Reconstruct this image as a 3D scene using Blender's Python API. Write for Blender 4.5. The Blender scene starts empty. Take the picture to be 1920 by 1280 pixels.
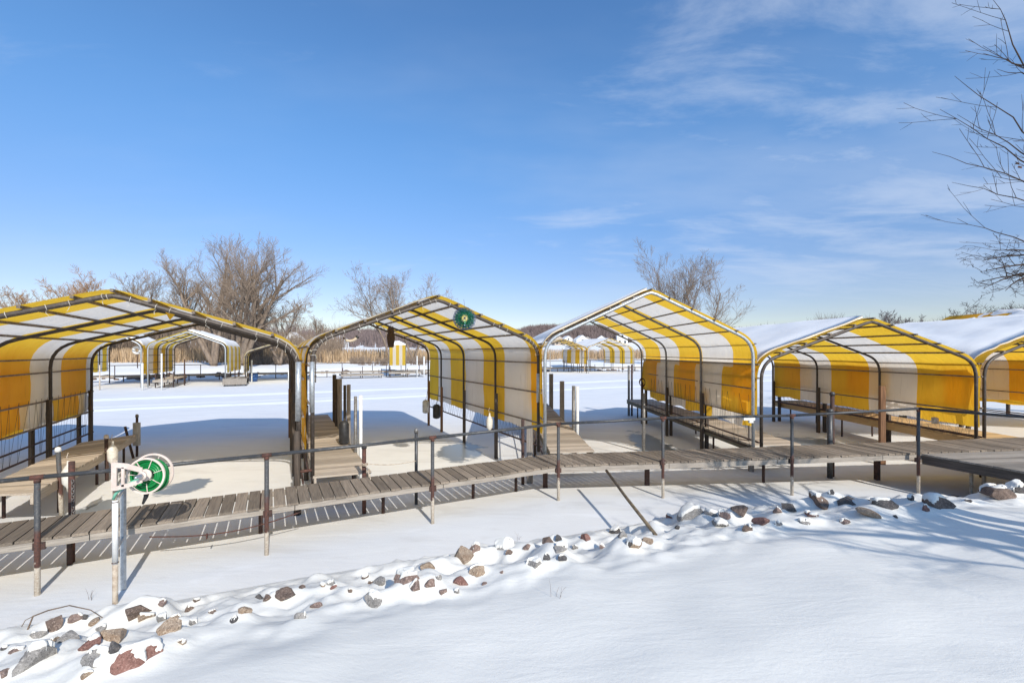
import bpy, math, random
import numpy as np
from mathutils import Vector, Matrix

# ------------------------------------------------------------------ camera, sky, sun, exposure
sc = bpy.context.scene
COL = sc.collection
H, F, CX, HZ = 3.3, 853.0, 960.0, 660.0        # eye height, focal length in pixels, image centre, horizon row

cam_d = bpy.data.cameras.new("camera")
cam_d.sensor_width = 36.0
cam_d.lens = F / 1920.0 * 36.0
cam_d.shift_y = 20.0 / 1920.0
cam_d.clip_start = 0.05
cam_d.clip_end = 6000.0
cam = bpy.data.objects.new("camera", cam_d)
cam.location = (0, 0, H)
cam.rotation_euler = (math.radians(90), 0, 0)
COL.objects.link(cam)
sc.camera = cam

SUN_AZ = math.radians(152.7)                    # clockwise from +Y
SUN_EL = math.radians(33.5)
S = Vector((math.sin(SUN_AZ) * math.cos(SUN_EL), math.cos(SUN_AZ) * math.cos(SUN_EL), math.sin(SUN_EL)))
sun_d = bpy.data.lights.new("sun", 'SUN')
sun_d.energy = 4.3
sun_d.angle = math.radians(0.5)
sun_d.color = (1.0, 0.945, 0.865)
sun = bpy.data.objects.new("sun", sun_d)
sun.rotation_euler = S.to_track_quat('Z', 'Y').to_euler()
sun.location = (10, -20, 30)
COL.objects.link(sun)

sc.view_settings.view_transform = 'Standard'
sc.view_settings.look = 'None'
sc.view_settings.gamma = 1.0
sc.view_settings.use_curve_mapping = False
sc.view_settings.exposure = 0.12
sc.cycles.max_bounces = 8
sc.cycles.transparent_max_bounces = 8
sc.cycles.use_denoising = True

world = bpy.data.worlds.new("World")
sc.world = world
world.use_nodes = True


def build_world():
    nt = world.node_tree
    N, L = nt.nodes, nt.links
    N.clear()
    out = N.new('ShaderNodeOutputWorld')
    bg = N.new('ShaderNodeBackground')
    bg.inputs['Strength'].default_value = 0.1
    sky = N.new('ShaderNodeTexSky')
    sky.sky_type = 'NISHITA'
    sky.sun_disc = False
    sky.sun_elevation = SUN_EL
    sky.sun_rotation = SUN_AZ
    sky.air_density = 1.0
    sky.dust_density = 0.35
    sky.ozone_density = 2.2
    hs = N.new('ShaderNodeHueSaturation')
    hs.inputs['Hue'].default_value = 0.517
    hs.inputs['Saturation'].default_value = 1.13
    hs.inputs['Value'].default_value = 1.23
    L.new(sky.outputs[0], hs.inputs['Color'])
    # thin cirrus: noise on a flat cloud sheet far overhead
    tc = N.new('ShaderNodeTexCoord')
    sep = N.new('ShaderNodeSeparateXYZ')
    L.new(tc.outputs['Generated'], sep.inputs[0])

    def math_(op, a, b=None, clamp=False):
        n = N.new('ShaderNodeMath')
        n.operation = op
        n.use_clamp = clamp
        for i, v in enumerate((a, b)):
            if v is None:
                continue
            if isinstance(v, (int, float)):
                n.inputs[i].default_value = v
            else:
                L.new(v, n.inputs[i])
        return n.outputs[0]
    zz = math_('ADD', math_('MAXIMUM', sep.outputs[2], 0.0), 0.13)
    u = math_('DIVIDE', sep.outputs[0], zz)
    v = math_('DIVIDE', sep.outputs[1], zz)
    cmb = N.new('ShaderNodeCombineXYZ')
    L.new(u, cmb.inputs[0])
    L.new(v, cmb.inputs[1])

    def noise(scale, sx, sy, rot, detail, rough, off, dist=0.0):
        mp = N.new('ShaderNodeMapping')
        mp.inputs['Scale'].default_value = (sx, sy, 1)
        mp.inputs['Rotation'].default_value = (0, 0, rot)
        mp.inputs['Location'].default_value = off
        L.new(cmb.outputs[0], mp.inputs[0])
        n = N.new('ShaderNodeTexNoise')
        n.inputs['Scale'].default_value = scale
        n.inputs['Detail'].default_value = detail
        n.inputs['Roughness'].default_value = rough
        n.inputs['Distortion'].default_value = dist
        L.new(mp.outputs[0], n.inputs['Vector'])
        return n.outputs['Fac']

    def ramp(x, a, b):
        n = N.new('ShaderNodeMapRange')
        n.interpolation_type = 'SMOOTHSTEP'
        n.inputs['From Min'].default_value = a
        n.inputs['From Max'].default_value = b
        L.new(x, n.inputs['Value'])
        return n.outputs[0]
    big = noise(0.62, 0.75, 1.25, 0.12, 3, 0.5, (3.1, 7.7, 0))
    fine = noise(2.0, 0.75, 1.6, 0.3, 9, 0.64, (1.3, 2.2, 0), 0.35)
    veil = noise(0.9, 0.6, 1.1, -0.1, 5, 0.55, (9.3, 4.2, 0))
    side = ramp(sep.outputs[0], -0.75, 0.65)     # more cloud towards the right
    a = math_('ADD', math_('MULTIPLY', big, 0.55), math_('MULTIPLY', fine, 0.55))
    a = math_('ADD', a, math_('MULTIPLY', side, 0.10))
    puffs = math_('MULTIPLY', ramp(a, 0.59, 0.80), 0.44)
    vv = math_('MULTIPLY', ramp(math_('ADD', veil, math_('MULTIPLY', side, 0.08)), 0.48, 0.85), 0.26)
    mask = math_('MAXIMUM', puffs, vv)
    mask = math_('MULTIPLY', mask, ramp(sep.outputs[2], 0.02, 0.2))
    mask = math_('MULTIPLY', mask, math_('ADD', math_('MULTIPLY', side, 0.4), 0.65))
    mix = N.new('ShaderNodeMix')
    mix.data_type = 'RGBA'
    L.new(mask, mix.inputs['Factor'])
    el = ramp(sep.outputs[2], 0.03, 0.5)
    tint = N.new('ShaderNodeMix')
    tint.data_type = 'RGBA'
    L.new(el, tint.inputs['Factor'])
    tint.inputs[6].default_value = (0.96, 0.885, 0.96, 1)
    tint.inputs[7].default_value = (1.12, 1.60, 1.50, 1)
    mul = N.new('ShaderNodeMix')
    mul.data_type = 'RGBA'
    mul.blend_type = 'MULTIPLY'
    mul.inputs['Factor'].default_value = 1.0
    L.new(hs.outputs[0], mul.inputs[6])
    L.new(tint.outputs[2], mul.inputs[7])
    L.new(mul.outputs[2], mix.inputs[6])
    mix.inputs[7].default_value = (6.6, 7.4, 8.8, 1)
    L.new(mix.outputs[2], bg.inputs['Color'])
    L.new(bg.outputs[0], out.inputs[0])


build_world()

# ------------------------------------------------------------------ helpers
R = random.Random(11)
NPR = np.random.RandomState(5)
DL = Vector((-0.454, 0.891, 0)).normalized()    # axis of the slips on the left
WL = Vector((0.891, 0.454, 0)).normalized()     # the walkway across them
DR = Vector((-0.035, 0.999, 0)).normalized()    # axis of the slips on the right
UP = Vector((0, 0, 1))


def PX(px, py, z=0.0):
    """Where the photograph's pixel meets the level z."""
    Y = (H - z) * F / (py - HZ)
    return Vector(((px - CX) / F * Y, Y, z))


def PY(px, py, Y):
    return Vector(((px - CX) / F * Y, Y, H - (py - HZ) / F * Y))


class MB:
    def __init__(self):
        self.v, self.f, self.m = [], [], []
        self.smooth = []

    def add(self, verts, faces, mi=0, smooth=False):
        o = len(self.v)
        self.v.extend([tuple(p) for p in verts])
        self.f.extend([tuple(i + o for i in fc) for fc in faces])
        self.m.extend([mi] * len(faces))
        self.smooth.extend([smooth] * len(faces))

    def hexa(self, b, t, mi=0):
        """b, t: four bottom and four top corners, same order."""
        self.add(list(b) + list(t), [(3, 2, 1, 0), (4, 5, 6, 7), (0, 1, 5, 4), (1, 2, 6, 5), (2, 3, 7, 6), (3, 0, 4, 7)], mi)

    def box(self, c, ax, ay, az, mi=0):
        """centre and three half-extent vectors"""
        c, ax, ay, az = Vector(c), Vector(ax), Vector(ay), Vector(az)
        b = [c - ax - ay - az, c + ax - ay - az, c + ax + ay - az, c - ax + ay - az]
        self.hexa(b, [p + 2 * az for p in b], mi)

    def bar(self, p, q, w, h, mi=0, up=UP):
        """square bar from p to q, w wide, h high"""
        p, q = Vector(p), Vector(q)
        d = (q - p)
        L = d.length
        d = d / L
        if abs(d.dot(up)) > 0.95:
            up = Vector((1, 0, 0))
        s = d.cross(up).normalized()
        u = s.cross(d)
        self.box((p + q) / 2, s * (w / 2), d * (L / 2), u * (h / 2), mi)

    def tube(self, pts, r, n=8, mi=0, caps=True, smooth=True, closed=False):
        pts = np.array([tuple(p) for p in pts], float)
        k = len(pts)
        rr = np.full(k, r, float) if np.isscalar(r) else np.array(r, float)
        tan = np.zeros_like(pts)
        if closed:
            tan = np.roll(pts, -1, 0) - np.roll(pts, 1, 0)
        else:
            tan[1:-1] = pts[2:] - pts[:-2]
            tan[0] = pts[1] - pts[0]
            tan[-1] = pts[-1] - pts[-2]
        tan /= (np.linalg.norm(tan, axis=1)[:, None] + 1e-12)
        a = np.array([0, 0, 1.0]) if abs(tan[0][2]) < 0.9 else np.array([1.0, 0, 0])
        nrm = np.zeros_like(pts)
        u = a - tan[0] * a.dot(tan[0])
        u /= np.linalg.norm(u)
        for i in range(k):
            u = u - tan[i] * u.dot(tan[i])
            u /= (np.linalg.norm(u) + 1e-12)
            nrm[i] = u
        bi = np.cross(tan, nrm)
        ang = np.arange(n) * 2 * math.pi / n + (math.pi / 4 if n == 4 else 0)
        ring = pts[:, None, :] + rr[:, None, None] * (np.cos(ang)[None, :, None] * nrm[:, None, :] + np.sin(ang)[None, :, None] * bi[:, None, :])
        V = ring.reshape(-1, 3)
        fs = []
        for i in range(k if closed else k - 1):
            i2 = (i + 1) % k
            for j in range(n):
                j2 = (j + 1) % n
                fs.append((i * n + j, i * n + j2, i2 * n + j2, i2 * n + j))
        o = len(self.v)
        self.v.extend(map(tuple, V.tolist()))
        self.f.extend([tuple(x + o for x in fc) for fc in fs])
        self.m.extend([mi] * len(fs))
        self.smooth.extend([smooth and n > 4] * len(fs))
        if caps and not closed and n > 3:
            self.f.append(tuple(o + j for j in range(n - 1, -1, -1)))
            self.f.append(tuple(o + (k - 1) * n + j for j in range(n)))
            self.m.extend([mi, mi])
            self.smooth.extend([False, False])

    def ring(self, c, ax, radius, r, n=40, k=8, mi=0, u=None, sx=1.0, sy=1.0):
        ax = Vector(ax).normalized()
        if u is None:
            u = ax.cross(UP if abs(ax.z) < 0.9 else Vector((1, 0, 0))).normalized()
        w = ax.cross(u)
        c = Vector(c)
        self.tube([c + u * (radius * sx * math.cos(2 * math.pi * i / n)) + w * (radius * sy * math.sin(2 * math.pi * i / n)) for i in range(n)], r, k, mi, closed=True)

    def lathe(self, c, prof, n=16, mi=0, axis=UP):
        axis = Vector(axis).normalized()
        a = axis.cross(Vector((1, 0, 0)) if abs(axis.x) < 0.9 else Vector((0, 1, 0))).normalized()
        b = axis.cross(a)
        c = Vector(c)
        V, Fc = [], []
        for (r, h) in prof:
            for j in range(n):
                t = 2 * math.pi * j / n
                V.append(c + axis * h + a * (r * math.cos(t)) + b * (r * math.sin(t)))
        for i in range(len(prof) - 1):
            for j in range(n):
                j2 = (j + 1) % n
                Fc.append((i * n + j, i * n + j2, (i + 1) * n + j2, (i + 1) * n + j))
        Fc.append(tuple(range(n - 1, -1, -1)))
        Fc.append(tuple((len(prof) - 1) * n + j for j in range(n)))
        self.add(V, Fc, mi, True)

    def build(self, name, mats, parent=None, loc=(0, 0, 0)):
        """loc: world origin the vertices are stored against (= the thing's base)"""
        me = bpy.data.meshes.new(name)
        V = np.array(self.v, float).reshape(-1, 3) - np.array(tuple(loc), float)
        me.from_pydata(V.tolist(), [], self.f)
        if not isinstance(mats, (list, tuple)):
            mats = [mats]
        for m in mats:
            me.materials.append(m)
        me.polygons.foreach_set('material_index', self.m)
        me.polygons.foreach_set('use_smooth', self.smooth)
        me.update()
        o = bpy.data.objects.new(name, me)
        COL.objects.link(o)
        if parent is None:
            o.location = loc
        else:
            o.parent = parent
        return o


class Thing:
    """An Empty at the thing's base; its parts are stored against that base."""
    def __init__(self, name, label, cat, loc, group=None):
        self.o = bpy.data.objects.new(name, None)
        self.o.empty_display_size = 0.1
        COL.objects.link(self.o)
        self.loc = Vector(loc)
        self.o.location = self.loc
        tag(self.o, label, cat, group)

    def part(self, name, mb, mats, parent=None, label=None):
        o = mb.build(name, mats, parent or self.o, self.loc)
        if label:
            o['label'] = label
        return o


def tag(o, label=None, cat=None, group=None, kind=None):
    if label:
        o['label'] = label
    if cat:
        o['category'] = cat
    if group:
        o['group'] = group
    if kind:
        o['kind'] = kind
    return o


def copy_tree(o, parent=None):
    c = o.copy()
    COL.objects.link(c)
    if parent is not None:
        c.parent = parent
    for ch in list(o.children):
        copy_tree(ch, c)
    return c


# value noise for terrain and snow
_LAT = NPR.rand(256, 256)


def vnoise(x, y):
    x = np.asarray(x, float)
    y = np.asarray(y, float)
    xi = np.floor(x).astype(int)
    yi = np.floor(y).astype(int)
    fx = x - xi
    fy = y - yi
    fx = fx * fx * (3 - 2 * fx)
    fy = fy * fy * (3 - 2 * fy)
    g = lambda a, b: _LAT[a % 256, b % 256]
    return (g(xi, yi) * (1 - fx) + g(xi + 1, yi) * fx) * (1 - fy) + (g(xi, yi + 1) * (1 - fx) + g(xi + 1, yi + 1) * fx) * fy


def fbm(x, y, o=4):
    s, a, t = 0, 1.0, 0
    for i in range(o):
        s = s + a * vnoise(x * 2 ** i + 17.3 * i, y * 2 ** i + 5.1 * i)
        t += a
        a *= 0.5
    return s / t


# ------------------------------------------------------------------ materials
class NT:
    def __init__(self, name):
        self.m = bpy.data.materials.new(name)
        self.m.use_nodes = True
        self.t = self.m.node_tree
        self.N, self.L = self.t.nodes, self.t.links
        self.b = self.N['Principled BSDF']
        self.out = self.N['Material Output']

    def node(self, typ, **kw):
        n = self.N.new(typ)
        for k, v in kw.items():
            setattr(n, k, v)
        return n

    def put(self, sock, v):
        if isinstance(v, bpy.types.NodeSocket):
            self.L.new(v, sock)
        elif isinstance(v, (tuple, list)) and len(v) == 3 and sock.type == 'RGBA':
            sock.default_value = (*v, 1)
        else:
            sock.default_value = v

    def math(self, op, a, b=0.0, clamp=False):
        n = self.node('ShaderNodeMath', operation=op, use_clamp=clamp)
        self.put(n.inputs[0], a)
        self.put(n.inputs[1], b)
        return n.outputs[0]

    def pos(self):
        return self.node('ShaderNodeNewGeometry').outputs['Position']

    def objc(self):
        return self.node('ShaderNodeTexCoord').outputs['Object']

    def island(self):
        return self.node('ShaderNodeNewGeometry').outputs['Random Per Island']

    def mapping(self, vec, scale=(1, 1, 1), rot=(0, 0, 0), loc=(0, 0, 0)):
        n = self.node('ShaderNodeMapping')
        self.put(n.inputs[0], vec)
        n.inputs['Scale'].default_value = scale
        n.inputs['Rotation'].default_value = rot
        n.inputs['Location'].default_value = loc
        return n.outputs[0]

    def noise(self, vec, scale, detail=4, rough=0.55, dist=0.0):
        n = self.node('ShaderNodeTexNoise')
        self.put(n.inputs['Vector'], vec)
        n.inputs['Scale'].default_value = scale
        n.inputs['Detail'].default_value = detail
        n.inputs['Roughness'].default_value = rough
        n.inputs['Distortion'].default_value = dist
        return n.outputs['Fac']

    def ramp(self, x, a, b, lo=0.0, hi=1.0):
        n = self.node('ShaderNodeMapRange', interpolation_type='SMOOTHSTEP')
        self.put(n.inputs['Value'], x)
        for k, v in (('From Min', a), ('From Max', b), ('To Min', lo), ('To Max', hi)):
            self.put(n.inputs[k], v)
        return n.outputs[0]

    def mix(self, fac, a, b, mode='MIX'):
        n = self.node('ShaderNodeMix', data_type='RGBA', blend_type=mode)
        self.put(n.inputs['Factor'], fac)
        self.put(n.inputs[6], a)
        self.put(n.inputs[7], b)
        return n.outputs[2]

    def bump(self, h, strength=0.3, dist=0.02, prev=None):
        n = self.node('ShaderNodeBump')
        n.inputs['Strength'].default_value = strength
        n.inputs['Distance'].default_value = dist
        self.put(n.inputs['Height'], h)
        if prev is not None:
            self.put(n.inputs['Normal'], prev)
        self.L.new(n.outputs[0], self.b.inputs['Normal'])
        return n.outputs[0]

    def col(self, c):
        self.put(self.b.inputs['Base Color'], c)

    def set(self, **kw):
        for k, v in kw.items():
            self.put(self.b.inputs[k.replace('_', ' ')], v)


def plain(name, c1, c2=None, scale=8, rough=0.6, metal=0.0, bump=0.15, bscale=60, lo=0.4, hi=0.65, spec=0.4):
    n = NT(name)
    p = n.objc()
    n.col(n.mix(n.ramp(n.noise(p, scale, 6, 0.6), lo, hi), c1, c2 or tuple(x * 0.75 for x in c1)))
    n.set(Roughness=rough, Metallic=metal, Specular_IOR_Level=spec)
    if bump:
        n.bump(n.noise(p, bscale, 4, 0.6), bump, 0.01)
    return n.m


def wood(name, ang, c1, c2, c3, rough=0.8, grain=1.0):
    """boards whose grain runs along the direction ang (radians from +X)"""
    n = NT(name)
    p = n.objc()
    q = n.mapping(p, (1, 1, 1), (0, 0, -ang))
    q = n.mapping(q, (1.3, 26, 26))
    g = n.noise(q, 1.6, 7, 0.65, 0.6)
    isl = n.island()
    blot = n.noise(p, 2.3, 4, 0.6)
    c = n.mix(n.ramp(g, 0.3, 0.72), c1, c2)
    c = n.mix(n.ramp(blot, 0.45, 0.75, 0.0, 0.6), c, c3)
    v = n.ramp(isl, 0.0, 1.0, 0.72, 1.22)
    hs = n.node('ShaderNodeHueSaturation')
    n.put(hs.inputs['Value'], v)
    n.put(hs.inputs['Color'], c)
    n.col(hs.outputs[0])
    n.set(Roughness=rough, Specular_IOR_Level=0.25)
    n.bump(g, 0.5 * grain, 0.01)
    return n.m


A_DL = math.atan2(DL.y, DL.x)
A_WL = math.atan2(WL.y, WL.x)
A_DR = math.atan2(DR.y, DR.x)
A_WR = math.atan2(0.62, 8.45)
GREY1, GREY2, GREY3 = (0.285, 0.23, 0.175), (0.15, 0.12, 0.093), (0.24, 0.19, 0.143)
PALE1, PALE2, PALE3 = (0.50, 0.42, 0.33), (0.32, 0.26, 0.20), (0.42, 0.36, 0.29)
W = {
    'walk_left': wood('weathered_boards_left', A_DL, GREY1, GREY2, GREY3),
    'walk_right': wood('weathered_boards_right', A_DR, GREY1, GREY2, GREY3),
    'string_left': wood('weathered_stringer_left', A_WL, (0.40, 0.35, 0.29), (0.22, 0.19, 0.16), (0.30, 0.26, 0.22)),
    'string_right': wood('weathered_stringer_right', A_WR, (0.40, 0.35, 0.29), (0.22, 0.19, 0.16), (0.30, 0.26, 0.22)),
    'pier_left': wood('pale_pier_boards_left', A_WL, PALE1, PALE2, PALE3),
    'pier_right': wood('pale_pier_boards_right', A_WR, PALE1, PALE2, PALE3),
    'pier_string_left': wood('pier_stringer_left', A_DL, PALE1, PALE2, PALE3),
    'pier_string_right': wood('pier_stringer_right', A_DR, (0.20, 0.17, 0.12), (0.10, 0.09, 0.06), (0.14, 0.14, 0.08)),
    'new': wood('fresh_yellow_lumber', A_DR, (0.60, 0.40, 0.19), (0.46, 0.29, 0.13), (0.52, 0.35, 0.17)),
    'platform': wood('weathered_platform_boards', A_WR, (0.36, 0.32, 0.27), (0.20, 0.175, 0.15), (0.28, 0.24, 0.20)),
    'dark_beam': wood('dark_wet_beam', math.atan2(-1.64, 0.65), (0.12, 0.10, 0.085), (0.055, 0.046, 0.04), (0.09, 0.07, 0.055)),
}


def upright_wood(name, c1, c2, c3):
    n = NT(name)
    p = n.objc()
    q = n.mapping(p, (22, 22, 1.3))
    g = n.noise(q, 1.6, 7, 0.65, 0.5)
    c = n.mix(n.ramp(g, 0.3, 0.72), c1, c2)
    c = n.mix(n.ramp(n.noise(p, 3, 4, 0.6), 0.5, 0.75, 0, 0.6), c, c3)
    n.col(c)
    n.set(Roughness=0.85, Specular_IOR_Level=0.2)
    n.bump(g, 0.5, 0.01)
    return n.m


W['post_dark'] = upright_wood('dark_wood_post', (0.11, 0.085, 0.065), (0.045, 0.036, 0.03), (0.16, 0.10, 0.06))
W['post_grey'] = upright_wood('grey_wood_post', (0.33, 0.29, 0.25), (0.18, 0.155, 0.13), (0.24, 0.20, 0.16))
W['post_brown'] = upright_wood('brown_wood_post', (0.26, 0.14, 0.075), (0.13, 0.07, 0.04), (0.18, 0.09, 0.05))


def post_pipe():
    """pipe posts: dark paint above, rust in the middle, bleached mineral crust at the ice"""
    n = NT('painted_pipe_post')
    p = n.pos()
    s = n.node('ShaderNodeSeparateXYZ')
    n.put(s.inputs[0], p)
    nz = n.noise(p, 7, 5, 0.65)
    fine = n.noise(p, 40, 5, 0.65)
    z = n.math('ADD', s.outputs[2], n.math('MULTIPLY', n.math('SUBTRACT', nz, 0.5), 0.5))
    dark = n.mix(n.ramp(fine, 0.45, 0.7), (0.055, 0.057, 0.06), (0.11, 0.105, 0.10))
    rust = n.mix(n.ramp(fine, 0.35, 0.65), (0.12, 0.05, 0.034), (0.06, 0.033, 0.027))
    pale = n.mix(n.ramp(fine, 0.35, 0.7), (0.62, 0.55, 0.45), (0.42, 0.33, 0.24))
    c = n.mix(n.ramp(z, 0.82, 0.98), rust, dark)
    c = n.mix(n.ramp(n.noise(p, 11, 5, 0.7), 0.6, 0.68), c, rust)
    c = n.mix(n.ramp(z, 0.4, 0.46), pale, c)
    n.col(c)
    n.set(Roughness=0.62, Specular_IOR_Level=0.4)
    n.bump(fine, 0.3, 0.006)
    return n.m


M = {
    'post_pipe': post_pipe(),
    'rail': plain('dark_painted_pipe', (0.06, 0.062, 0.065), (0.13, 0.12, 0.11), 14, 0.42, 0.25, 0.2, 60, 0.5, 0.72),
    'rust': plain('rusty_iron', (0.125, 0.052, 0.036), (0.06, 0.034, 0.028), 16, 0.8, 0.1, 0.35, 70),
    'rust_dark': plain('dark_rusty_iron', (0.085, 0.045, 0.035), (0.045, 0.03, 0.026), 12, 0.75, 0.15, 0.3, 60),
    'frame_dark': plain('dark_frame_pipe', (0.075, 0.06, 0.05), (0.15, 0.125, 0.105), 9, 0.5, 0.25, 0.25, 45, 0.48, 0.75),
    'frame_inner': plain('dark_inner_pipe', (0.052, 0.042, 0.036), (0.10, 0.082, 0.068), 9, 0.55, 0.2, 0.25, 45, 0.48, 0.75),
    'purlin': plain('weathered_purlin', (0.22, 0.175, 0.135), (0.12, 0.095, 0.075), 7, 0.75, 0.0, 0.3, 50),
    'galv': plain('galvanised_pipe', (0.50, 0.53, 0.55), (0.36, 0.385, 0.40), 22, 0.42, 0.55, 0.1, 80, 0.4, 0.66),
    'galv_dull': plain('dull_galvanised_pipe', (0.235, 0.225, 0.21), (0.14, 0.13, 0.12), 16, 0.5, 0.4, 0.2, 60),
    'white_pvc': plain('white_plastic_pipe', (0.78, 0.78, 0.76), (0.66, 0.65, 0.62), 6, 0.42, 0, 0.05, 60),
    'stained': plain('stained_pale_pipe', (0.58, 0.50, 0.40), (0.36, 0.27, 0.19), 10, 0.7, 0, 0.3, 50),
    'beige': plain('faded_beige_plastic', (0.72, 0.60, 0.53), (0.62, 0.50, 0.43), 5, 0.5, 0, 0.05, 60),
    'hose': plain('green_hose', (0.006, 0.21, 0.05), (0.005, 0.15, 0.035), 5, 0.32, 0, 0.0),
    'hose_pale': plain('pale_green_hose', (0.20, 0.52, 0.37), (0.16, 0.44, 0.31), 6, 0.4, 0, 0.0),
    'black': plain('black_rubber', (0.02, 0.02, 0.021), (0.032, 0.032, 0.034), 8, 0.5, 0, 0.1),
    'fender_white': plain('dirty_white_fender', (0.68, 0.65, 0.58), (0.48, 0.43, 0.36), 6, 0.55, 0, 0.1),
    'cord': plain('white_tie_cord', (0.66, 0.62, 0.54), (0.5, 0.45, 0.38), 20, 0.8, 0, 0.2),
    'cord_dark': plain('dark_lacing_cord', (0.10, 0.09, 0.08), (0.06, 0.055, 0.05), 20, 0.8, 0, 0.0),
    'greybox': plain('grey_fibreglass', (0.42, 0.40, 0.37), (0.33, 0.31, 0.28), 5, 0.6, 0, 0.1),
    'steel': plain('bright_steel', (0.55, 0.56, 0.57), (0.42, 0.43, 0.44), 20, 0.35, 0.8, 0.0),
    'driftwood': plain('bleached_horn', (0.66, 0.56, 0.42), (0.48, 0.38, 0.27), 5, 0.6, 0, 0.1),
    'owl': plain('dark_brown_resin', (0.045, 0.028, 0.022), (0.075, 0.045, 0.032), 18, 0.7, 0, 0.4, 40),
    'spin_blue': plain('blue_spinner_metal', (0.045, 0.09, 0.17), (0.07, 0.15, 0.2), 6, 0.3, 0.5, 0.0),
    'spin_green': plain('green_spinner_metal', (0.012, 0.12, 0.06), (0.02, 0.19, 0.10), 6, 0.3, 0.5, 0.0),
    'spin_yellow': plain('yellow_spinner_enamel', (0.62, 0.52, 0.10), (0.6, 0.56, 0.3), 9, 0.35, 0.1, 0.0),
    'spin_dark': plain('dark_spinner_figure', (0.02, 0.022, 0.035), (0.03, 0.03, 0.05), 9, 0.4, 0.2, 0.0),
    'house_white': plain('white_house_siding', (0.74, 0.74, 0.73), (0.66, 0.66, 0.65), 2, 0.7, 0, 0.0),
    'house_tan': plain('tan_house_siding', (0.46, 0.38, 0.30), (0.40, 0.33, 0.26), 2, 0.7, 0, 0.0),
    'glass': plain('dark_window_glass', (0.05, 0.055, 0.06), (0.08, 0.085, 0.09), 2, 0.15, 0, 0.0),
    'blue_tub': plain('blue_plastic', (0.03, 0.09, 0.25), (0.025, 0.07, 0.2), 4, 0.5, 0, 0.0),
    'leaf': plain('dead_brown_leaf', (0.10, 0.045, 0.025), (0.16, 0.07, 0.035), 30, 0.8, 0, 0.0),
    'twig': plain('dry_twig', (0.17, 0.12, 0.085), (0.09, 0.065, 0.05), 20, 0.85, 0, 0.0),
    'pole': plain('old_bamboo_pole', (0.20, 0.15, 0.09), (0.10, 0.075, 0.05), 9, 0.75, 0, 0.2),
}


def tarp(name, c1, c2, transl=0.42):
    n = NT(name)
    p = n.objc()
    blot = n.noise(n.mapping(p, (1, 1, 0.45)), 1.3, 5, 0.6)
    weave = n.noise(p, 160, 2, 0.5)
    crease = n.noise(n.mapping(p, (2.2, 2.2, 0.5)), 1.6, 4, 0.6, 0.8)
    c = n.mix(n.ramp(blot, 0.42, 0.75), c1, c2)
    c = n.mix(n.ramp(n.noise(n.mapping(p, (5, 5, 0.5)), 2.2, 6, 0.65), 0.55, 0.8, 0, 0.45), c, tuple(x * 0.6 for x in c2))
    n.col(c)
    n.set(Roughness=0.62, Specular_IOR_Level=0.3)
    nb = n.bump(crease, 0.55, 0.06)
    nb = n.bump(weave, 0.08, 0.004, nb)
    tr = n.node('ShaderNodeBsdfTranslucent')
    n.put(tr.inputs['Color'], c)
    n.put(tr.inputs['Normal'], nb)
    mx = n.node('ShaderNodeMixShader')
    mx.inputs[0].default_value = transl
    n.L.new(n.b.outputs[0], mx.inputs[1])
    n.L.new(tr.outputs[0], mx.inputs[2])
    n.L.new(mx.outputs[0], n.out.inputs['Surface'])
    return n.m


T_YEL = tarp('yellow_tarp', (0.89, 0.555, 0.045), (0.83, 0.48, 0.035), 0.62)
T_WHT = tarp('off_white_tarp', (0.86, 0.81, 0.735), (0.80, 0.745, 0.66), 0.58)
T_YEL2 = tarp('sun_faded_yellow_tarp', (0.80, 0.56, 0.07), (0.72, 0.47, 0.05), 0.58)


def snow_mat(name, c1=(0.885, 0.87, 0.83), c2=(0.84, 0.825, 0.79), drift=True):
    n = NT(name)
    p = n.pos()
    big = n.noise(p, 0.7, 5, 0.55)
    drf = n.noise(n.mapping(p, (0.8, 2.6, 1), (0, 0, 0.25)), 1.7, 6, 0.6, 0.4)
    fine = n.noise(p, 26, 6, 0.7)
    grain = n.noise(p, 150, 3, 0.6)
    n.col(n.mix(n.ramp(big, 0.35, 0.7), c1, c2))
    n.set(Roughness=0.7, Specular_IOR_Level=0.25)
    nb = None
    if drift:
        nb = n.bump(drf, 0.22, 0.05)
    nb = n.bump(fine, 0.24, 0.014, nb)
    n.bump(grain, 0.3, 0.004, nb)
    return n.m


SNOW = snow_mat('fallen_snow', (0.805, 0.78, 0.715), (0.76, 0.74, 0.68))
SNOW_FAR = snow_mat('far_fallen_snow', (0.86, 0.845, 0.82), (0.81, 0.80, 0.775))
SNOW_ROOF = snow_mat('roof_snow', (0.85, 0.835, 0.81), (0.79, 0.775, 0.755), True)


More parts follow.
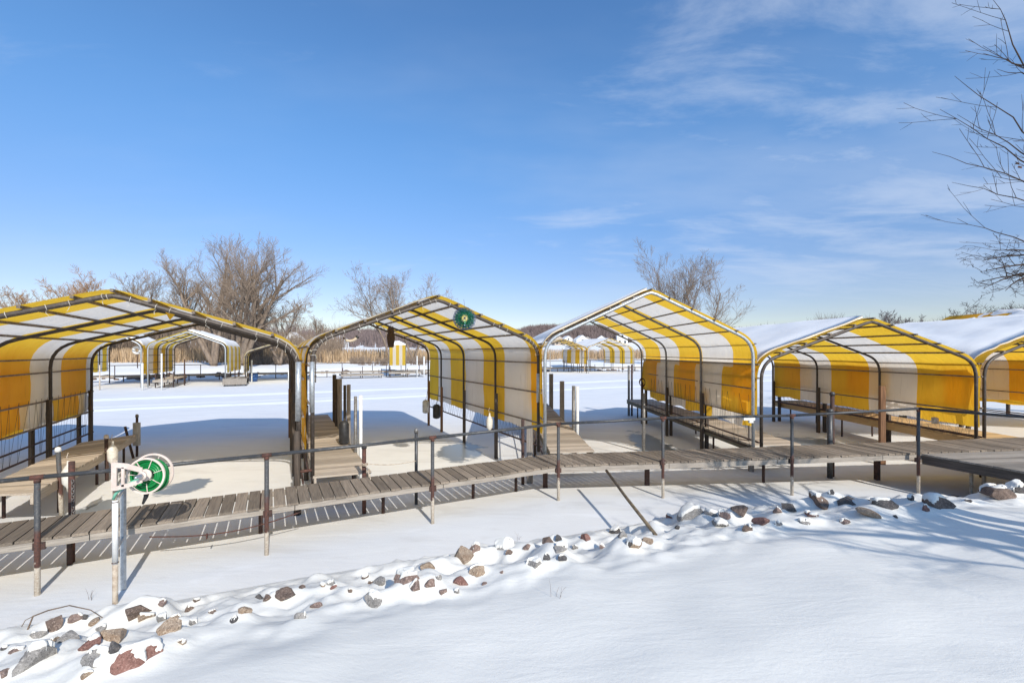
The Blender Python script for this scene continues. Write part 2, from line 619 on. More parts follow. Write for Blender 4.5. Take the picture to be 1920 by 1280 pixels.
def ice_mat():
    n = NT('snow_covered_ice')
    p = n.pos()
    s = n.node('ShaderNodeSeparateXYZ')
    n.put(s.inputs[0], p)
    x, y = s.outputs[0], s.outputs[1]
    big = n.noise(p, 0.35, 5, 0.6)
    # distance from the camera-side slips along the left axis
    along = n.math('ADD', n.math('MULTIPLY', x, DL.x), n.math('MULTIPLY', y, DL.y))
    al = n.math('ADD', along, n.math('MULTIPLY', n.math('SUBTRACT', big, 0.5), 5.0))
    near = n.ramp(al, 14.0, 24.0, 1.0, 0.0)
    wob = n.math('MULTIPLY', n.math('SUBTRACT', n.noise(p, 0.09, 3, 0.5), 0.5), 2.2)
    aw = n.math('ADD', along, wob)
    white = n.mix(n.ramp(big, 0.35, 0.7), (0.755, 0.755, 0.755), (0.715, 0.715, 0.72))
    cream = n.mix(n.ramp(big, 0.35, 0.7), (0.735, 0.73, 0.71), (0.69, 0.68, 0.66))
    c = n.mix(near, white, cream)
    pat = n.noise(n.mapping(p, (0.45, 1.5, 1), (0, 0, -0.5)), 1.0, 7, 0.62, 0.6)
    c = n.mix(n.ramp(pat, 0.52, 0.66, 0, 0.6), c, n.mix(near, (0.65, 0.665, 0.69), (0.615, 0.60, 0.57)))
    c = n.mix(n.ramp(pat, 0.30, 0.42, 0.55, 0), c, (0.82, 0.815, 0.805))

    def band(d0, w):
        d = n.math('ABSOLUTE', n.math('SUBTRACT', aw, d0))
        return n.ramp(d, w * 0.55, w, 1.0, 0.0)
    rag = n.ramp(n.noise(n.mapping(p, (0.35, 2.5, 1), (0, 0, -0.47)), 1.4, 5, 0.6), 0.3, 0.44)
    tr = n.math('MAXIMUM', band(33.6, 0.9), n.math('MAXIMUM', band(41.0, 1.3), n.math('MULTIPLY', band(35.6, 0.35), 0.7)))
    tr = n.math('MULTIPLY', tr, rag)
    c = n.mix(tr, c, (0.93, 0.93, 0.925))
    # wet, clear patches of melting ice
    wet = None
    for (cx, cy, rx, ry) in WET:
        dx = n.math('DIVIDE', n.math('SUBTRACT', x, cx), rx)
        dy = n.math('DIVIDE', n.math('SUBTRACT', y, cy), ry)
        d = n.math('SQRT', n.math('ADD', n.math('MULTIPLY', dx, dx), n.math('MULTIPLY', dy, dy)))
        d = n.math('ADD', d, n.math('MULTIPLY', n.math('SUBTRACT', n.noise(p, 1.6, 6, 0.65), 0.5), 1.7))
        w = n.ramp(d, 0.72, 0.95, 1.0, 0.0)
        wet = w if wet is None else n.math('MAXIMUM', wet, w)
    c = n.mix(n.math('MULTIPLY', wet, 0.85), c, (0.115, 0.135, 0.15))
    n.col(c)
    n.put(n.b.inputs['Roughness'], n.ramp(wet, 0, 1, 0.7, 0.3))
    n.set(Specular_IOR_Level=0.3)
    nb = n.bump(n.math('MULTIPLY', tr, 1.0), 0.4, 0.08)
    dr = n.noise(n.mapping(p, (0.5, 2.2, 1), (0, 0, 0.3)), 1.1, 6, 0.6, 0.3)
    dry = n.math('SUBTRACT', 1.0, wet)
    nb = n.bump(n.math('MULTIPLY', dr, dry), 0.3, 0.05, nb)
    n.bump(n.math('MULTIPLY', n.noise(p, 30, 5, 0.7), dry), 0.22, 0.012, nb)
    return n.m


WET = [(-1.75, 15.2, 0.85, 1.7), (5.0, 15.9, 0.75, 3.3), (10.2, 16.6, 1.9, 1.6), (-8.7, 8.9, 0.6, 1.5), (-8.0, 11.2, 0.5, 0.9)]
ICE = ice_mat()


def rock_mat(name, c1, c2, c3):
    n = NT(name)
    p = n.objc()
    sp = n.noise(p, 55, 3, 0.7)
    vo = n.node('ShaderNodeTexVoronoi')
    n.put(vo.inputs['Vector'], p)
    vo.inputs['Scale'].default_value = 70
    c = n.mix(n.ramp(n.noise(p, 6, 6, 0.65), 0.38, 0.66), c1, c2)
    c = n.mix(n.ramp(sp, 0.52, 0.62, 0, 0.8), c, c3)
    c = n.mix(n.ramp(n.noise(p, 90, 2, 0.5), 0.58, 0.66, 0, 0.7), c, tuple(x * 0.25 for x in c1))
    n.col(c)
    n.set(Roughness=0.85, Specular_IOR_Level=0.25)
    nb = n.bump(n.noise(p, 9, 6, 0.65), 0.7, 0.04)
    n.bump(sp, 0.5, 0.008, nb)
    return n.m


ROCKS = {
    'g': rock_mat('grey_granite', (0.30, 0.28, 0.255), (0.21, 0.195, 0.18), (0.42, 0.39, 0.36)),
    't': rock_mat('tan_granite', (0.32, 0.245, 0.18), (0.24, 0.165, 0.11), (0.46, 0.37, 0.28)),
    'p': rock_mat('pinkish_granite', (0.27, 0.19, 0.155), (0.18, 0.125, 0.105), (0.38, 0.29, 0.25)),
    'r': rock_mat('red_sandstone', (0.24, 0.125, 0.10), (0.165, 0.085, 0.07), (0.32, 0.19, 0.155)),
    'd': rock_mat('dark_basalt', (0.10, 0.095, 0.092), (0.065, 0.06, 0.06), (0.17, 0.15, 0.14)),
    'b': rock_mat('brown_gneiss', (0.19, 0.135, 0.105), (0.11, 0.08, 0.065), (0.29, 0.22, 0.18)),
}
ROCK_WORD = {'g': 'grey', 't': 'tan', 'p': 'pinkish', 'r': 'red', 'd': 'dark', 'b': 'brown'}


def bark(name, c1, c2):
    n = NT(name)
    p = n.objc()
    g = n.noise(n.mapping(p, (1, 1, 0.3)), 3.5, 6, 0.65)
    n.col(n.mix(n.ramp(g, 0.35, 0.68), c1, c2))
    n.set(Roughness=0.9, Specular_IOR_Level=0.15)
    return n.m


B_GREY = bark('grey_bark', (0.27, 0.21, 0.16), (0.16, 0.122, 0.095))
B_TWIG = bark('brown_twig_bark', (0.29, 0.222, 0.165), (0.19, 0.145, 0.112))
B_WILL = bark('golden_willow_twigs', (0.36, 0.20, 0.085), (0.26, 0.145, 0.07))
B_DARK = bark('dark_bark', (0.075, 0.056, 0.046), (0.045, 0.035, 0.03))
B_MAUVE = bark('mauve_brown_woodland', (0.215, 0.165, 0.155), (0.14, 0.108, 0.102))
B_FAR = bark('far_grey_woodland', (0.17, 0.145, 0.14), (0.11, 0.095, 0.092))
B_EVER = bark('dark_evergreen', (0.05, 0.055, 0.045), (0.03, 0.036, 0.03))


def reed_mat():
    n = NT('dry_reeds')
    i = n.island()
    c = n.mix(n.ramp(i, 0, 1), (0.38, 0.26, 0.15), (0.52, 0.385, 0.25))
    c = n.mix(n.ramp(n.noise(n.pos(), 0.12, 4, 0.6), 0.5, 0.7, 0, 0.6), c, (0.24, 0.16, 0.10))
    n.col(c)
    n.set(Roughness=0.9, Specular_IOR_Level=0.1)
    return n.m


REED = reed_mat()

# ------------------------------------------------------------------ rocks: where the photograph shows them
RK = [  # px, py, width in px, colour, height ratio
    (258, 1155, 46, 'b', .8), (103, 1177, 34, 'b', .8), (72, 1193, 26, 'g', .7), (140, 1171, 26, 'p', .6), (160, 1168, 12, 'd', 1.3), (179, 1171, 24, 't', .7),
    (189, 1185, 26, 'g', .8), (316, 1192, 40, 't', .95), (363, 1168, 18, 'g', .8), (356, 1142, 18, 'b', 1.), (368, 1128, 14, 'b', .5), (398, 1149, 14, 'b', .6),
    (461, 1147, 24, 't', .9), (437, 1164, 17, 'd', .8), (273, 1169, 30, 't', .5), (306, 1163, 22, 'g', .8), (330, 1162, 26, 't', .4), (305, 1146, 20, 'p', .5),
    (56, 1243, 84, 'g', .6), (131, 1216, 38, 'g', .5), (215, 1211, 54, 't', .6), (171, 1226, 42, 'r', .55), (218, 1240, 22, 'd', 1.6), (178, 1250, 56, 'g', .55),
    (264, 1236, 76, 'r', .62), (162, 1278, 22, 't', .7), (340, 1223, 18, 't', .5), (8, 1218, 16, 'd', .6), (30, 1228, 26, 'p', .3), (10, 1278, 24, 'p', .5),
    (98, 1207, 22, 't', .5), (240, 1252, 24, 'g', .5),
    (486, 1120, 16, 'd', 1.), (501, 1127, 20, 'b', .6), (535, 1121, 42, 'b', .5), (566, 1112, 16, 'b', .5), (593, 1139, 26, 'p', .6), (563, 1157, 24, 'g', .75),
    (703, 1133, 46, 'g', .45), (605, 1101, 14, 't', .8), (621, 1099, 20, 'g', .8), (626, 1105, 14, 'r', .6), (656, 1109, 14, 'b', .6), (685, 1084, 14, 'b', .7),
    (694, 1095, 15, 'b', .6), (712, 1094, 32, 'g', .55), (762, 1094, 56, 'p', .35), (803, 1066, 32, 't', .7), (765, 1072, 13, 'r', .9), (781, 1107, 28, 'p', .8),
    (806, 1101, 24, 'p', .9), (822, 1092, 14, 'g', 1.2), (830, 1112, 17, 'p', .7), (857, 1111, 13, 'g', .8), (863, 1094, 32, 'r', .72), (894, 1077, 36, 't', .6),
    (868, 1047, 44, 't', .7), (890, 1041, 24, 'p', 1.), (945, 1032, 46, 'g', .5), (954, 1039, 16, 'b', .8), (999, 1061, 36, 'g', .45), (1025, 1051, 16, 'd', 1.2),
    (1054, 1050, 22, 'd', .5), (1052, 1037, 40, 'g', .35), (988, 1031, 19, 'p', .5), (1028, 1020, 28, 'b', .5), (1078, 1027, 14, 'g', .9), (1098, 1012, 24, 'r', .8),
    (1046, 1010, 16, 'd', 1.1), (1167, 1012, 20, 'g', .7), (1189, 1024, 36, 't', .5), (1130, 1028, 15, 'p', .5), (941, 1074, 8, 'p', .9), (908, 1097, 12, 'p', .5),
    (1152, 998, 28, 'd', .6),
    (1292, 970, 56, 'g', .45), (1257, 981, 18, 'r', .5), (1333, 975, 34, 'g', .4), (1360, 977, 32, 'p', .5), (1389, 963, 36, 'b', .6), (1350, 988, 36, 'g', .35),
    (1427, 984, 36, 'r', .5), (1399, 995, 28, 'b', .4), (1458, 988, 18, 'g', .6), (1458, 959, 20, 'p', .8), (1481, 958, 30, 'd', .5), (1537, 953, 46, 'b', .62),
    (1559, 942, 15, 'd', 1.1), (1591, 952, 48, 'd', .5), (1522, 971, 26, 'r', .4), (1655, 952, 46, 'd', .6), (1626, 971, 48, 't', .42), (1679, 973, 10, 'd', .7),
    (1510, 984, 28, 'g', .3), (1583, 984, 20, 'p', .4), (1760, 949, 52, 'b', .6), (1735, 957, 16, 'r', 1.), (1708, 938, 15, 'd', .9), (1790, 927, 16, 'p', .5),
    (1815, 940, 13, 'd', .6), (1868, 927, 50, 'b', .55), (1906, 926, 40, 'd', .6), (1630, 942, 15, 'b', .7), (1212, 1017, 28, 't', .5), (1270, 990, 11, 'd', .8),
]

# ------------------------------------------------------------------ near bank
SHORE = np.array([(-40, -16), (-20, -3.5), (-9.5, 3.6), (-5.97, 5.35), (-3.15, 6.6), (-0.1, 7.75), (1.9, 8.5), (4.2, 9.35), (6.4, 10.0), (8.3, 10.25), (10.6, 10.1), (16, 9.4), (30, 8.0), (60, 4)], float)


def shore_dist(x, y):
    """signed distance from the ice edge, positive on the bank"""
    x = np.asarray(x, float)
    y = np.asarray(y, float)
    best = np.full(x.shape, 1e9)
    sign = np.ones(x.shape)
    for a, b in zip(SHORE[:-1], SHORE[1:]):
        d = b - a
        L2 = d.dot(d)
        t = np.clip(((x - a[0]) * d[0] + (y - a[1]) * d[1]) / L2, 0, 1)
        qx, qy = a[0] + t * d[0], a[1] + t * d[1]
        dd = np.hypot(x - qx, y - qy)
        cr = d[0] * (y - a[1]) - d[1] * (x - a[0])
        upd = dd < best
        best = np.where(upd, dd, best)
        sign = np.where(upd, np.where(cr < 0, 1.0, -1.0), sign)
    return best * sign


ROCK_AT = []


def bank_z(x, y, piles=True):
    d = shore_dist(x, y)
    prof = np.interp(d, [-3, -0.5, 0, 0.4, 1.2, 2.2, 3.2, 4.6, 6.5, 9, 20], [-0.35, -0.12, 0.01, 0.15, 0.39, 0.65, 0.82, 0.97, 1.11, 1.24, 1.6])
    rip = np.clip(d / 0.4, 0, 1) * np.clip((3.0 - d) / 1.0, 0, 1)
    z = prof + rip * (fbm(x * 2.1, y * 2.1, 3) - 0.5) * 0.38 + rip * (fbm(x * 5.3 + 40, y * 5.3, 2) - 0.5) * 0.09
    z = z + np.clip(d / 1.5, 0, 1) * (fbm(x * 0.55 + 3, y * 0.55, 3) - 0.5) * 0.16
    if piles:
        for (rx, ry, w) in ROCK_AT:
            g = np.exp(-((x - rx) ** 2 + (y - ry - w * 0.35) ** 2) / (2 * (w * 0.62) ** 2))
            z = z + g * min(0.34 * w, 0.13)
    return z


def on_bank(px, py, piles=False):
    """walk the sight line of a pixel until it meets the bank"""
    k = (py - HZ) / F
    Y = np.arange(1.2, 14, 0.01)
    X = (px - CX) / F * Y
    hit = (H - k * Y) - np.maximum(bank_z(X, Y, piles), 0.0)
    i = int(np.argmax(hit <= 0))
    return Vector((float(X[i]), float(Y[i]), float(H - k * Y[i])))


for (px, py, w, c, hr) in RK:
    p = on_bank(px, py + w * hr * 0.3)
    ROCK_AT.append((p.x, p.y, w * p.y / F))


def grid_mesh(name, xs, ys, zf, mat):
    X, Y = np.meshgrid(xs, ys)
    Z = zf(X, Y)
    V = np.stack([X, Y, Z], -1).reshape(-1, 3)
    nx, ny = len(xs), len(ys)
    i = np.arange(nx - 1)[None, :] + np.arange(ny - 1)[:, None] * nx
    Fc = np.stack([i, i + 1, i + 1 + nx, i + nx], -1).reshape(-1, 4)
    me = bpy.data.meshes.new(name)
    me.from_pydata(V.tolist(), [], Fc.tolist())
    me.materials.append(mat)
    me.polygons.foreach_set('use_smooth', [True] * len(me.polygons))
    me.update()
    o = bpy.data.objects.new(name, me)
    COL.objects.link(o)
    return o


def spaced(a, b, c, d, fine, coarse):
    return np.concatenate([np.arange(a, b, coarse), np.arange(b, c, fine), np.arange(c, d + coarse, coarse)])


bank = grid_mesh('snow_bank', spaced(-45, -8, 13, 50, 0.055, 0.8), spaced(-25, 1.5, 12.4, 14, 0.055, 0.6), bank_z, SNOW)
tag(bank, 'smooth snow covered bank sloping down to the ice in the foreground', 'snow bank', kind='structure')

mb = MB()
mb.add([(-1500, -60, 0), (1500, -60, 0), (1500, 2500, 0), (-1500, 2500, 0)], [(0, 1, 2, 3)])
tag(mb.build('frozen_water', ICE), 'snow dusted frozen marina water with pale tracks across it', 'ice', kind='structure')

# far shore
FL0 = Vector((-44, 50, 0))
FAR_PTS = np.array([(-150, -6), (-44, 50.), (-22, 61.7), (4, 75), (14, 80), (40, 82), (120, 76), (300, 50)], float)


def far_dist(x, y):
    x = np.asarray(x, float)
    y = np.asarray(y, float)
    best = np.full(x.shape, 1e9)
    sign = np.ones(x.shape)
    for a, b in zip(FAR_PTS[:-1], FAR_PTS[1:]):
        d = b - a
        t = np.clip(((x - a[0]) * d[0] + (y - a[1]) * d[1]) / d.dot(d), 0, 1)
        qx, qy = a[0] + t * d[0], a[1] + t * d[1]
        dd = np.hypot(x - qx, y - qy)
        cr = d[0] * (y - a[1]) - d[1] * (x - a[0])
        upd = dd < best
        best = np.where(upd, dd, best)
        sign = np.where(upd, np.where(cr > 0, 1.0, -1.0), sign)
    return best * sign


def far_z(x, y):
    d = far_dist(x, y) - 2.2
    z = np.interp(d, [-6, 0, 1, 3.5, 8, 20, 60, 130, 300, 500, 900], [-0.8, 0.02, 0.25, 0.85, 1.05, 1.2, 2.0, 5.2, 9.0, 11.0, 13])
    z = z + np.clip(d / 2, 0, 1) * (fbm(x * 0.22, y * 0.22, 4) - 0.5) * 0.8
    # the wooded hill across the lake
    hx = np.clip((x + 25) / 60, 0, 1)
    hx = hx * hx * (3 - 2 * hx) * (1 - 0.55 * np.clip((x - 190) / 200, 0, 1))
    hy = np.clip((y - 430) / 130, 0, 1)
    hy = hy * hy * (3 - 2 * hy)
    z = z + 17 * hx * hy * (0.85 + 0.3 * fbm(x * 0.012, y * 0.012, 3))
    lx = np.clip((-x + 30) / 120, 0, 1)
    z = z + 10 * lx * hy
    return z


def far_xs():
    return np.concatenate([np.arange(-420, -120, 12), np.arange(-120, 60, 1.5), np.arange(60, 800, 12)])


def far_ys():
    return np.concatenate([np.arange(-60, 40, 8), np.arange(40, 112, 1.5), np.arange(112, 960, 12)])


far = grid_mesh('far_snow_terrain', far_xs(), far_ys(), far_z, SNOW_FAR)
tag(far, 'snowy far shore and low hill beyond the frozen channel', 'terrain', kind='structure')


def ground(x, y):
    return float(far_z(np.array(float(x)), np.array(float(y))))


# ------------------------------------------------------------------ docks
def deck(thing, near0, near1, far0, far1, board, bmat, smat, thick=0.038, sk=0.18, gap=0.016, stringers=('near', 'far'), jitter=0.012, parts=1):
    """boards run from the near edge to the far edge; the edges run 0 -> 1"""
    n0, n1, f0, f1 = map(Vector, (near0, near1, far0, far1))
    L = max((n1 - n0).length, (f1 - f0).length)
    k = max(1, int(round(L / (board + gap))))
    mb = MB()
    g = gap / (board + gap)
    for i in range(k):
        t0, t1 = (i + g / 2) / k, (i + 1 - g / 2) / k
        j = R.uniform(-jitter, jitter)
        dz = UP * R.uniform(-0.003, 0.003)
        a, b = n0.lerp(n1, t0), n0.lerp(n1, t1)
        c, d = f0.lerp(f1, t1), f0.lerp(f1, t0)
        e = ((a - d).normalized()) * j
        top = [a + e + dz, b + e + dz, c - e + dz, d - e + dz]
        mb.hexa([p - UP * thick for p in top], top)
    thing.part('deck_boards', mb, bmat)
    for side, (p, q, o) in {'near': (n0, n1, (f0 - n0).normalized()), 'far': (f0, f1, (n0 - f0).normalized())}.items():
        if side in stringers:
            for i in range(parts):
                a, b = p.lerp(q, i / parts), p.lerp(q, (i + 1) / parts)
                e = (b - a).normalized() * 0.006
                s = MB()
                s.bar(a + e + o * 0.035 - UP * (thick + 0.002 + sk / 2), b - e + o * 0.035 - UP * (thick + 0.002 + sk / 2), 0.042, sk)
                thing.part('stringer', s, smat)


def support(thing, p, z0, z1, r=0.035, mat=None, wood_=False, name='support_post'):
    mb = MB()
    if wood_:
        mb.bar((p[0], p[1], z0), (p[0], p[1], z1), 0.1, 0.1)
    else:
        mb.tube([(p[0], p[1], z0), (p[0], p[1], z1)], r, 10)
    return thing.part(name, mb, mat or M['rust_dark'])


NL0, NL1 = Vector((-6.77, 6.02, 0.76)), Vector((0.98, 10.15, 0.76))
wdir = (NL1 - NL0).normalized()
wperp = Vector((-wdir.y, wdir.x, 0))
NLs = NL0 - wdir * 7.0
FLs, FLe = NLs + wperp * 1.06, NL1 + wperp * 1.06
walk1 = Thing('dock_walkway', 'grey weathered plank walkway running from lower left to the bend below the spinner shelter', 'dock', (NLs.x, NLs.y, 0), 'plank walkways along the slips')
deck(walk1, NLs, NL1, FLs, FLe, 0.172, W['walk_left'], W['string_left'], gap=0.02, parts=6, sk=0.09)
for s in (1.0, 4.0, 7.4, 10.0, 12.2, 14.2, 15.3):
    p = FLs + wdir * s - wperp * 0.08
    support(walk1, p, -0.1, 0.72)
NR0, NR1 = Vector((1.02, 10.17, 0.765)), Vector((9.5, 10.72, 0.93))
rdir = (NR1 - NR0).normalized()
rperp = Vector((-rdir.y, rdir.x, 0)).normalized()
NRe = NR0 + rdir * 18
FR0 = Vector((0.56, 11.2, 0.765))
FRe = NRe + rperp * 1.3
walk2 = Thing('dock_walkway', 'grey weathered plank walkway on the right, from the bend to the platform', 'dock', (NR0.x, NR0.y, 0), 'plank walkways along the slips')
deck(walk2, NR0, NRe, FR0, FRe, 0.155, W['walk_right'], W['string_right'], gap=0.016, parts=7, sk=0.12)
for px in (995, 1023, 1210, 1426, 1637, 1830):
    k = (px - CX) / F
    # far-edge posts that show under the walkway
    t = (k * FR0.y - FR0.x) / ((FRe - FR0).x - k * (FRe - FR0).y)
    p = FR0.lerp(FRe, max(t, 0.012)) - rperp * 0.12
    support(walk2, p, -0.1, p.z - 0.05, mat=M['rust_dark'], wood_=px in (1210, 1637))
    if px > 1200:
        b = MB()
        b.box((p.x, p.y - 0.05, p.z - 0.14), (0.07, 0, 0), (0, 0.01, 0), (0, 0, 0.07))
        walk2.part('bracket', b, M['rust'])

# platform to the shore at the right
pa, pb = Vector((9.58, 10.66, 0.925)), Vector((14.5, 11.05, 0.975))
pc, pd = Vector((16.0, 7.2, 0.975)), Vector((11.0, 7.06, 0.925))
plat = Thing('shore_platform', 'wide grey plank platform joining the walkway to the bank at right', 'dock', (11.5, 9, 0))
deck(plat, pa, pd, pb, pc, 0.14, W['platform'], W['dark_beam'], sk=0.2, gap=0.010)
for (x, y) in ((10.45, 10.35), (10.8, 10.42), (11.0, 10.6), (13.9, 10.6), (11.3, 8.0)):
    support(plat, (x, y), -0.1, 0.87, 0.035, M['stained'])

# finger piers


def pier(label, near_l, near_r, dv, L, z, bm, sm, board=0.14, group='finger piers between the slips', far_l=None, far_r=None, zoff=0.0, nposts=3, sk=0.17):
    nl, nr = Vector((near_l[0], near_l[1], z)), Vector((near_r[0], near_r[1], z))
    fl = nl + dv * L if far_l is None else Vector(far_l)
    fr = nr + dv * L if far_r is None else Vector(far_r)
    t = Thing('finger_pier', label, 'pier', ((nl.x + nr.x) / 2, (nl.y + nr.y) / 2, 0), group)
    deck(t, nl, fl, nr, fr, board, bm, sm, sk=sk, gap=0.008)
    for i in range(nposts):
        f = (i + 0.6) / nposts
        for (a, b, s) in ((nl, fl, 1), (nr, fr, -1)):
            p = a.lerp(b, f) + (nr - nl).normalized() * 0.1 * s
            support(t, p, -0.1, z - 0.05, 0.03)
    return t


pier('pale plank pier with a skewed end along the striped wall at far left', (-10.15 + 3.0, 7.75 - 6.3 + 0.0), (-8.95 + 3.3, 8.84 - 6.4), DL, 10, 0.757, W['pier_left'], W['pier_string_left'],
     far_l=(-12.14, 12.82, 0.757), far_r=(-11.63, 14.07, 0.757)) if False else None
e_r = Vector((-11.63, 14.07, 0.757))
e_l = Vector((-12.14, 12.82, 0.757))
pier('pale plank pier with a skewed end along the striped wall at far left', (e_l - DL * 5.3)[:2], (e_r - DL * 6.55)[:2], DL, 1, 0.757, W['pier_left'], W['pier_string_left'],
     far_l=e_l, far_r=e_r, board=0.13)
pier('pale plank pier between the two dark framed shelters, with mooring posts on its right', (-4.08, 9.35), (-3.02, 9.75), DL, 10.0, 0.745, W['pier_left'], W['pier_string_left'], board=0.13)
pier('pale plank pier left of the silver framed shelter, with three grey posts', (0.98, 11.6), (2.12, 11.75), DR, 10.8, 0.757, W['pier_right'], W['pier_string_right'], board=0.13)
pier('plank pier with dark mossy side beam right of the silver framed shelter', (6.37, 12.1), (7.74, 12.2), DR, 11.6, 0.84, W['pier_right'], W['pier_string_right'], board=0.13)
pier('plank pier with fresh yellow lumber side beam under the low roofed shelter', (12.75, 12.45), (14.2, 12.55), Vector((0.01, 1, 0)).normalized(), 10.0, 0.92, W['new'], W['new'], board=0.14, sk=0.22)

# ------------------------------------------------------------------ boat shelters


def profile(w, he, hr, b, off=0.0, n=7):
    """arch outline in (s, z) from the left corner's leg top to the right one; off pushes it outwards"""
    sl = math.atan2(hr - he, w / 2)
    cs, sn = math.cos(sl), math.sin(sl)
    pts = []
    p0, p1, p2 = (0, he - b), (0, he), (b * cs, he + b * sn)
    for i in range(n):
        t = i / (n - 1)
        x = (1 - t) ** 2 * p0[0] + 2 * t * (1 - t) * p1[0] + t * t * p2[0]
        z = (1 - t) ** 2 * p0[1] + 2 * t * (1 - t) * p1[1] + t * t * p2[1]
        dx = 2 * (1 - t) * (p1[0] - p0[0]) + 2 * t * (p2[0] - p1[0])
        dz = 2 * (1 - t) * (p1[1] - p0[1]) + 2 * t * (p2[1] - p1[1])
        l = math.hypot(dx, dz)
        pts.append((x - dz / l * off, z + dx / l * off))
    rb = 0.16
    r0 = (w / 2 - rb * cs - sn * off, hr - rb * sn + cs * off)
    pk = (w / 2, hr - 0.35 * rb * sn + off)
    left = pts + [((pts[-1][0] * 2 + r0[0]) / 3, (pts[-1][1] * 2 + r0[1]) / 3), ((pts[-1][0] + r0[0] * 2) / 3, (pts[-1][1] + r0[1] * 2) / 3), r0]
    right = [(w - x, z) for (x, z) in reversed(left)]
    return left + [pk] + right


def resample(poly, step):
    out = [poly[0]]
    for a, b in zip(poly[:-1], poly[1:]):
        l = math.hypot(b[0] - a[0], b[1] - a[1])
        k = max(1, int(math.ceil(l / step)))
        for i in range(1, k + 1):
            t = i / k
            out.append((a[0] + (b[0] - a[0]) * t, a[1] + (b[1] - a[1]) * t))
    return out


def shelter(label, P0, P1, dv, L, he, hr, arches, first, stripe, rails=(3.0, 2.2, 1.4, 0.85), bots=(1.25, 1.25), bend=0.34, group=None, purl=4,
            front='frame_dark', inner='frame_inner', r=0.042, snow=None, legs='near', skip_wall=(False, False), flap=None, lace=(True, True), ties=False,
            wood_legs=True, hang_wall=(0, 0), simple=False, yel=None, purl_r=0.034, leg_base=0.72, sleeves=False, step=0.22, roof=True, bare=None, sag=0.034):
    P0, P1 = Vector((P0[0], P0[1], 0)), Vector((P1[0], P1[1], 0))
    w = (P1 - P0).length
    u = (P1 - P0) / w
    T = Thing('boat_shelter', label, 'boat shelter', ((P0 + P1) / 2 + dv * (L / 2)), group)
    at = lambda s, t, z: P0 + u * s + dv * t + UP * z
    prof = profile(w, he, hr, bend)
    n = 6 if simple else 9
    for i, t in enumerate(arches):
        mb = MB()
        zb = leg_base if (i == 0 and legs == 'near') else -0.05
        zl = zb
        pts = [at(0, t, zl)] + [at(s, t, z) for s, z in prof] + [at(w, t, zb)]
        fr = i == 0
        o = T.part('arch', mb_tube(mb, pts, r * (1.0 if fr else 0.86), n), M[front] if fr else M[inner])
        if sleeves:
            # thicker lower legs the arch slides into
            for s in (0, w):
                if fr and s == 0 and front == 'galv':
                    continue
                m2 = MB()
                m2.tube([at(s, t, zb), at(s, t, 1.9)], r * 1.35, n)
                T.part('leg', m2, M['rust_dark'] if not fr else M['frame_dark'])
        if wood_legs and not fr:
            for s in (0, w):
                if skip_wall[0] and s == 0 and i < 99:
                    pass
                m2 = MB()
                m2.bar(at(s, t - 0.09, -0.05), at(s, t - 0.09, 1.95 + R.uniform(-0.1, 0.1)), 0.085, 0.085)
                T.part('leg_post', m2, W['post_dark'] if s == 0 or R.random() < 0.6 else W['post_brown'])
    # purlins over the roof
    off = r + purl_r
    slope_pts = profile(w, he, hr, bend, off)
    half = [p for p in slope_pts if p[0] <= w / 2 + 1e-6]
    sl = math.atan2(hr - he, w / 2)
    ends = []
    for side in (0, 1):
        for k in range(purl):
            f = (k + 0.35) / purl if not simple else (k + 0.5) / purl
            s = 0.25 + (w / 2 - 0.35) * f
            z = he + (hr - he) * (s / (w / 2)) + off / math.cos(sl)
            ends.append((s if side == 0 else w - s, z))
    ends.append((w / 2, hr + off * 0.9))
    for (s, z) in ends:
        mb = MB()
        mb.tube([at(s, -0.1, z), at(s, L * 0.5, z - 0.012), at(s, L + 0.03, z)], purl_r, 4)
        T.part('purlin', mb, M['purlin'])
    for z in rails:
        for (s, o) in ((-off, 0), (w + off, 1)):
            mb = MB()
            mb.tube([at(s, -0.02, z), at(s, L + 0.02, z)], purl_r * 0.8, 4 if not simple else 4)
            T.part('side_rail', mb, M['purlin'] if z > 1.1 else M['rust_dark'])
    # striped tarp
    off2 = off + purl_r + 0.012
    pp = profile(w, he, hr, bend, off2)
    yl = yel or T_YEL
    if roof:
        full = resample(pp, step)
        if not skip_wall[0]:
            lw = resample([(-off2, bots[0]), (-off2, he - bend)], step)[:-1]
            full = lw + full
        if not skip_wall[1]:
            rw = resample([(w + off2, he - bend), (w + off2, bots[1])], step)[1:]
            full = full + rw
    else:
        full = resample([(-off2, bots[0]), (-off2, he - bend)], step)[:-1] + resample(pp[:7], step)
    ts = [0.0]
    cols = []
    b = first
    yellow = True
    while ts[-1] < L - 1e-6:
        e = min(b, L)
        kk = max(1, int(math.ceil((e - ts[-1]) / (step * 2))))
        a = ts[-1]
        for i in range(1, kk + 1):
            ts.append(a + (e - a) * i / kk)
            cols.append(0 if yellow else 1)
        yellow = not yellow
        b += stripe
    mb = MB()
    V = []
    seed = R.uniform(0, 100)
    m = len(full)
    acc = 0
    arc = [0]
    for a, c in zip(full[:-1], full[1:]):
        acc += math.hypot(a[0] - c[0], a[1] - c[1])
        arc.append(acc)
    for j, t in enumerate(ts):
        for i, (s, z) in enumerate(full):
            q = float(fbm(np.array(arc[i] * 1.3 + seed), np.array(t * 1.1 + seed), 3)) - 0.5
            onwall = s < 0 or s > w
            if onwall:
                dz = 0.0
                hem = 0.0
                if i in (0, m - 1):
                    hem = 0.02 * math.sin(t * 5.2 + seed) + 0.014 * math.sin(t * 13 + seed)
                sx = (q * 2.4 * sag) * (1 if s > w else -1)
                V.append(at(s + sx, t, z + hem))
            else:
                V.append(at(s, t, z - 0.004 + q * sag * 1.4))
    fc, mi = [], []
